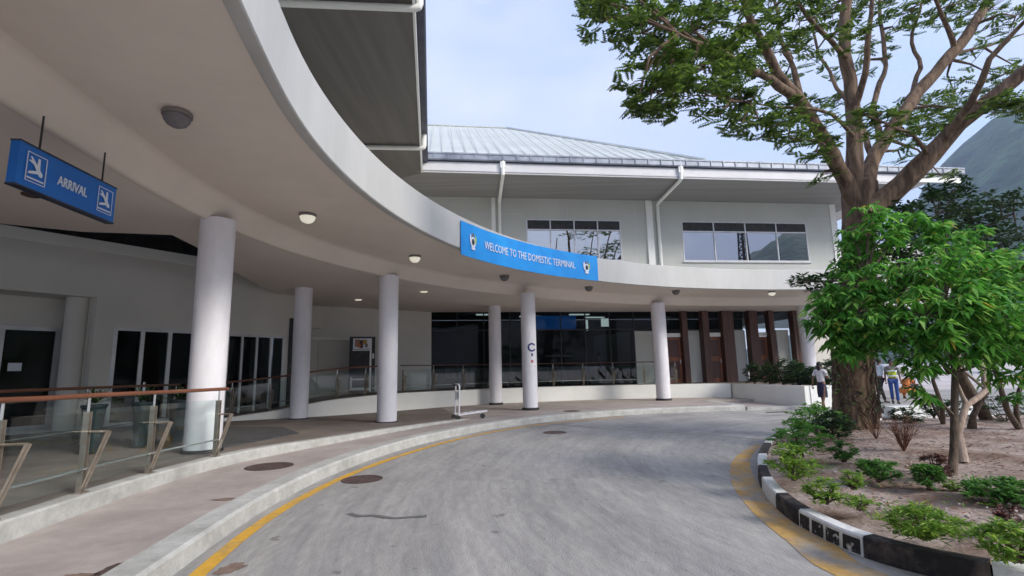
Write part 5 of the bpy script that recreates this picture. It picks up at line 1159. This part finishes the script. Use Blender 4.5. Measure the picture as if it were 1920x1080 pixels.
def stand(lean=(0, 0), stride=0.0, arm=0.1, face=(0, 1, 0), bend=0, carry=None):
    lx, ly = lean; J = {}
    J['pel'] = (0, 0, .93); J['waist'] = (lx*.15, ly*.15, 1.08); J['chest'] = (lx*.4, ly*.4, 1.27); J['neck0'] = (lx*.6, ly*.6, 1.42); J['neck'] = (lx*.65, ly*.65+.005, 1.48); J['jaw'] = (lx*.7, ly*.7+.02, 1.545); J['head'] = (lx*.75, ly*.75+.02, 1.60); J['crown'] = (lx*.8, ly*.8+.01, 1.665)
    J['face'] = face
    for s, g in (('L', 1), ('R', -1)):
        x = -.09*g; st = stride*g
        J['hip'+s] = (x, 0, .88); J['knee'+s] = (x*.95, st*.45+.02, .49); J['ank'+s] = (x*.9, st-.02, .085+(.05 if st < 0 else 0)); J['toe'+s] = (x*1.0, st+.12, .035+(.0 if st >= 0 else .0))
        J['sh'+s] = (-.175*g+lx*.55, ly*.55, 1.39); J['el'+s] = (-.23*g+lx*.4, ly*.4-st*arm*2, 1.13); J['wr'+s] = (-.24*g+lx*.3, ly*.3-st*arm*4+.06, .90); J['hand'+s] = (-.24*g+lx*.3, ly*.3-st*arm*4+.08, .83)
    return J
p = atz(1536, 768, 0.0); p.y -= .3
J = stand(stride=.20, arm=.25); J['wrR'] = (.12, .24, 1.12); J['handR'] = (.06, .27, 1.16); J['elR'] = (.22, .05, 1.13)
person((p.x, p.y, 0), R(-60), 'woman walking in a white blouse and dark navy skirt in front of the white planter', J, 'blouse', 'navyc', 'skin', 'skirt', .97, hairlong=True)
p = atz(1680, 757, 0); person((p.x, p.y, 0), R(150), 'man in a yellow safety vest and blue jeans standing right of the big trunk', stand(stride=.04), 'greyc', 'jeans', 'skin', hs=1.0, vest='hivis')
p = atz(1656, 757, 0); J = stand(stride=.26, lean=(0, .12), arm=.2); person((p.x+.1, p.y+.2, 0), R(-80), 'man in a loose white shirt and dark trousers striding beside the big trunk', J, 'shirt', 'dkcl', 'skin', hs=1.04)
# crouching figure in orange
p = atz(1702, 748, 0)
J = dict(pel=(0, -.12, .34), waist=(0, -.02, .47), chest=(0, .10, .62), neck0=(0, .18, .76), neck=(0, .21, .82), jaw=(0, .25, .87), head=(0, .27, .92), crown=(0, .27, .985), face=(0, 1, -.2))
for s, g_ in (('L', 1), ('R', -1)):
    x = -.10*g_; J['hip'+s] = (x, -.08, .34); J['knee'+s] = (x*1.8, .28, .46); J['ank'+s] = (x*1.4, .06, .085); J['toe'+s] = (x*1.6, .20, .035); J['sh'+s] = (-.17*g_, .16, .72); J['el'+s] = (-.22*g_, .30, .50); J['wr'+s] = (-.14*g_, .46, .38); J['hand'+s] = (-.10*g_, .52, .36)
person((p.x, p.y, 0), R(-60), 'person in orange clothes crouching on the paving right of the man in the yellow vest', J, 'orange', 'orange', 'skin', hs=1.1)
# figures inside behind the glass
for i, (x, d, rz, tp, lb) in enumerate(((4.6, 1.0, 60, 'shirt', 'person in a white shirt standing inside behind the shopfront glass near the white panel'), (2.4, 1.6, 170, 'greyc', 'person in grey clothes inside the dark shopfront, left of the one in white'), (1.6, 2.6, 200, 'orange', 'person in an orange top deep inside the dark shopfront under the blue signboard'))):
    q = lp(x, -d); person((q[0], q[1], .79), R(rz), lb, stand(stride=.1), tp, 'dkcl', 'skin2', hs=.98)
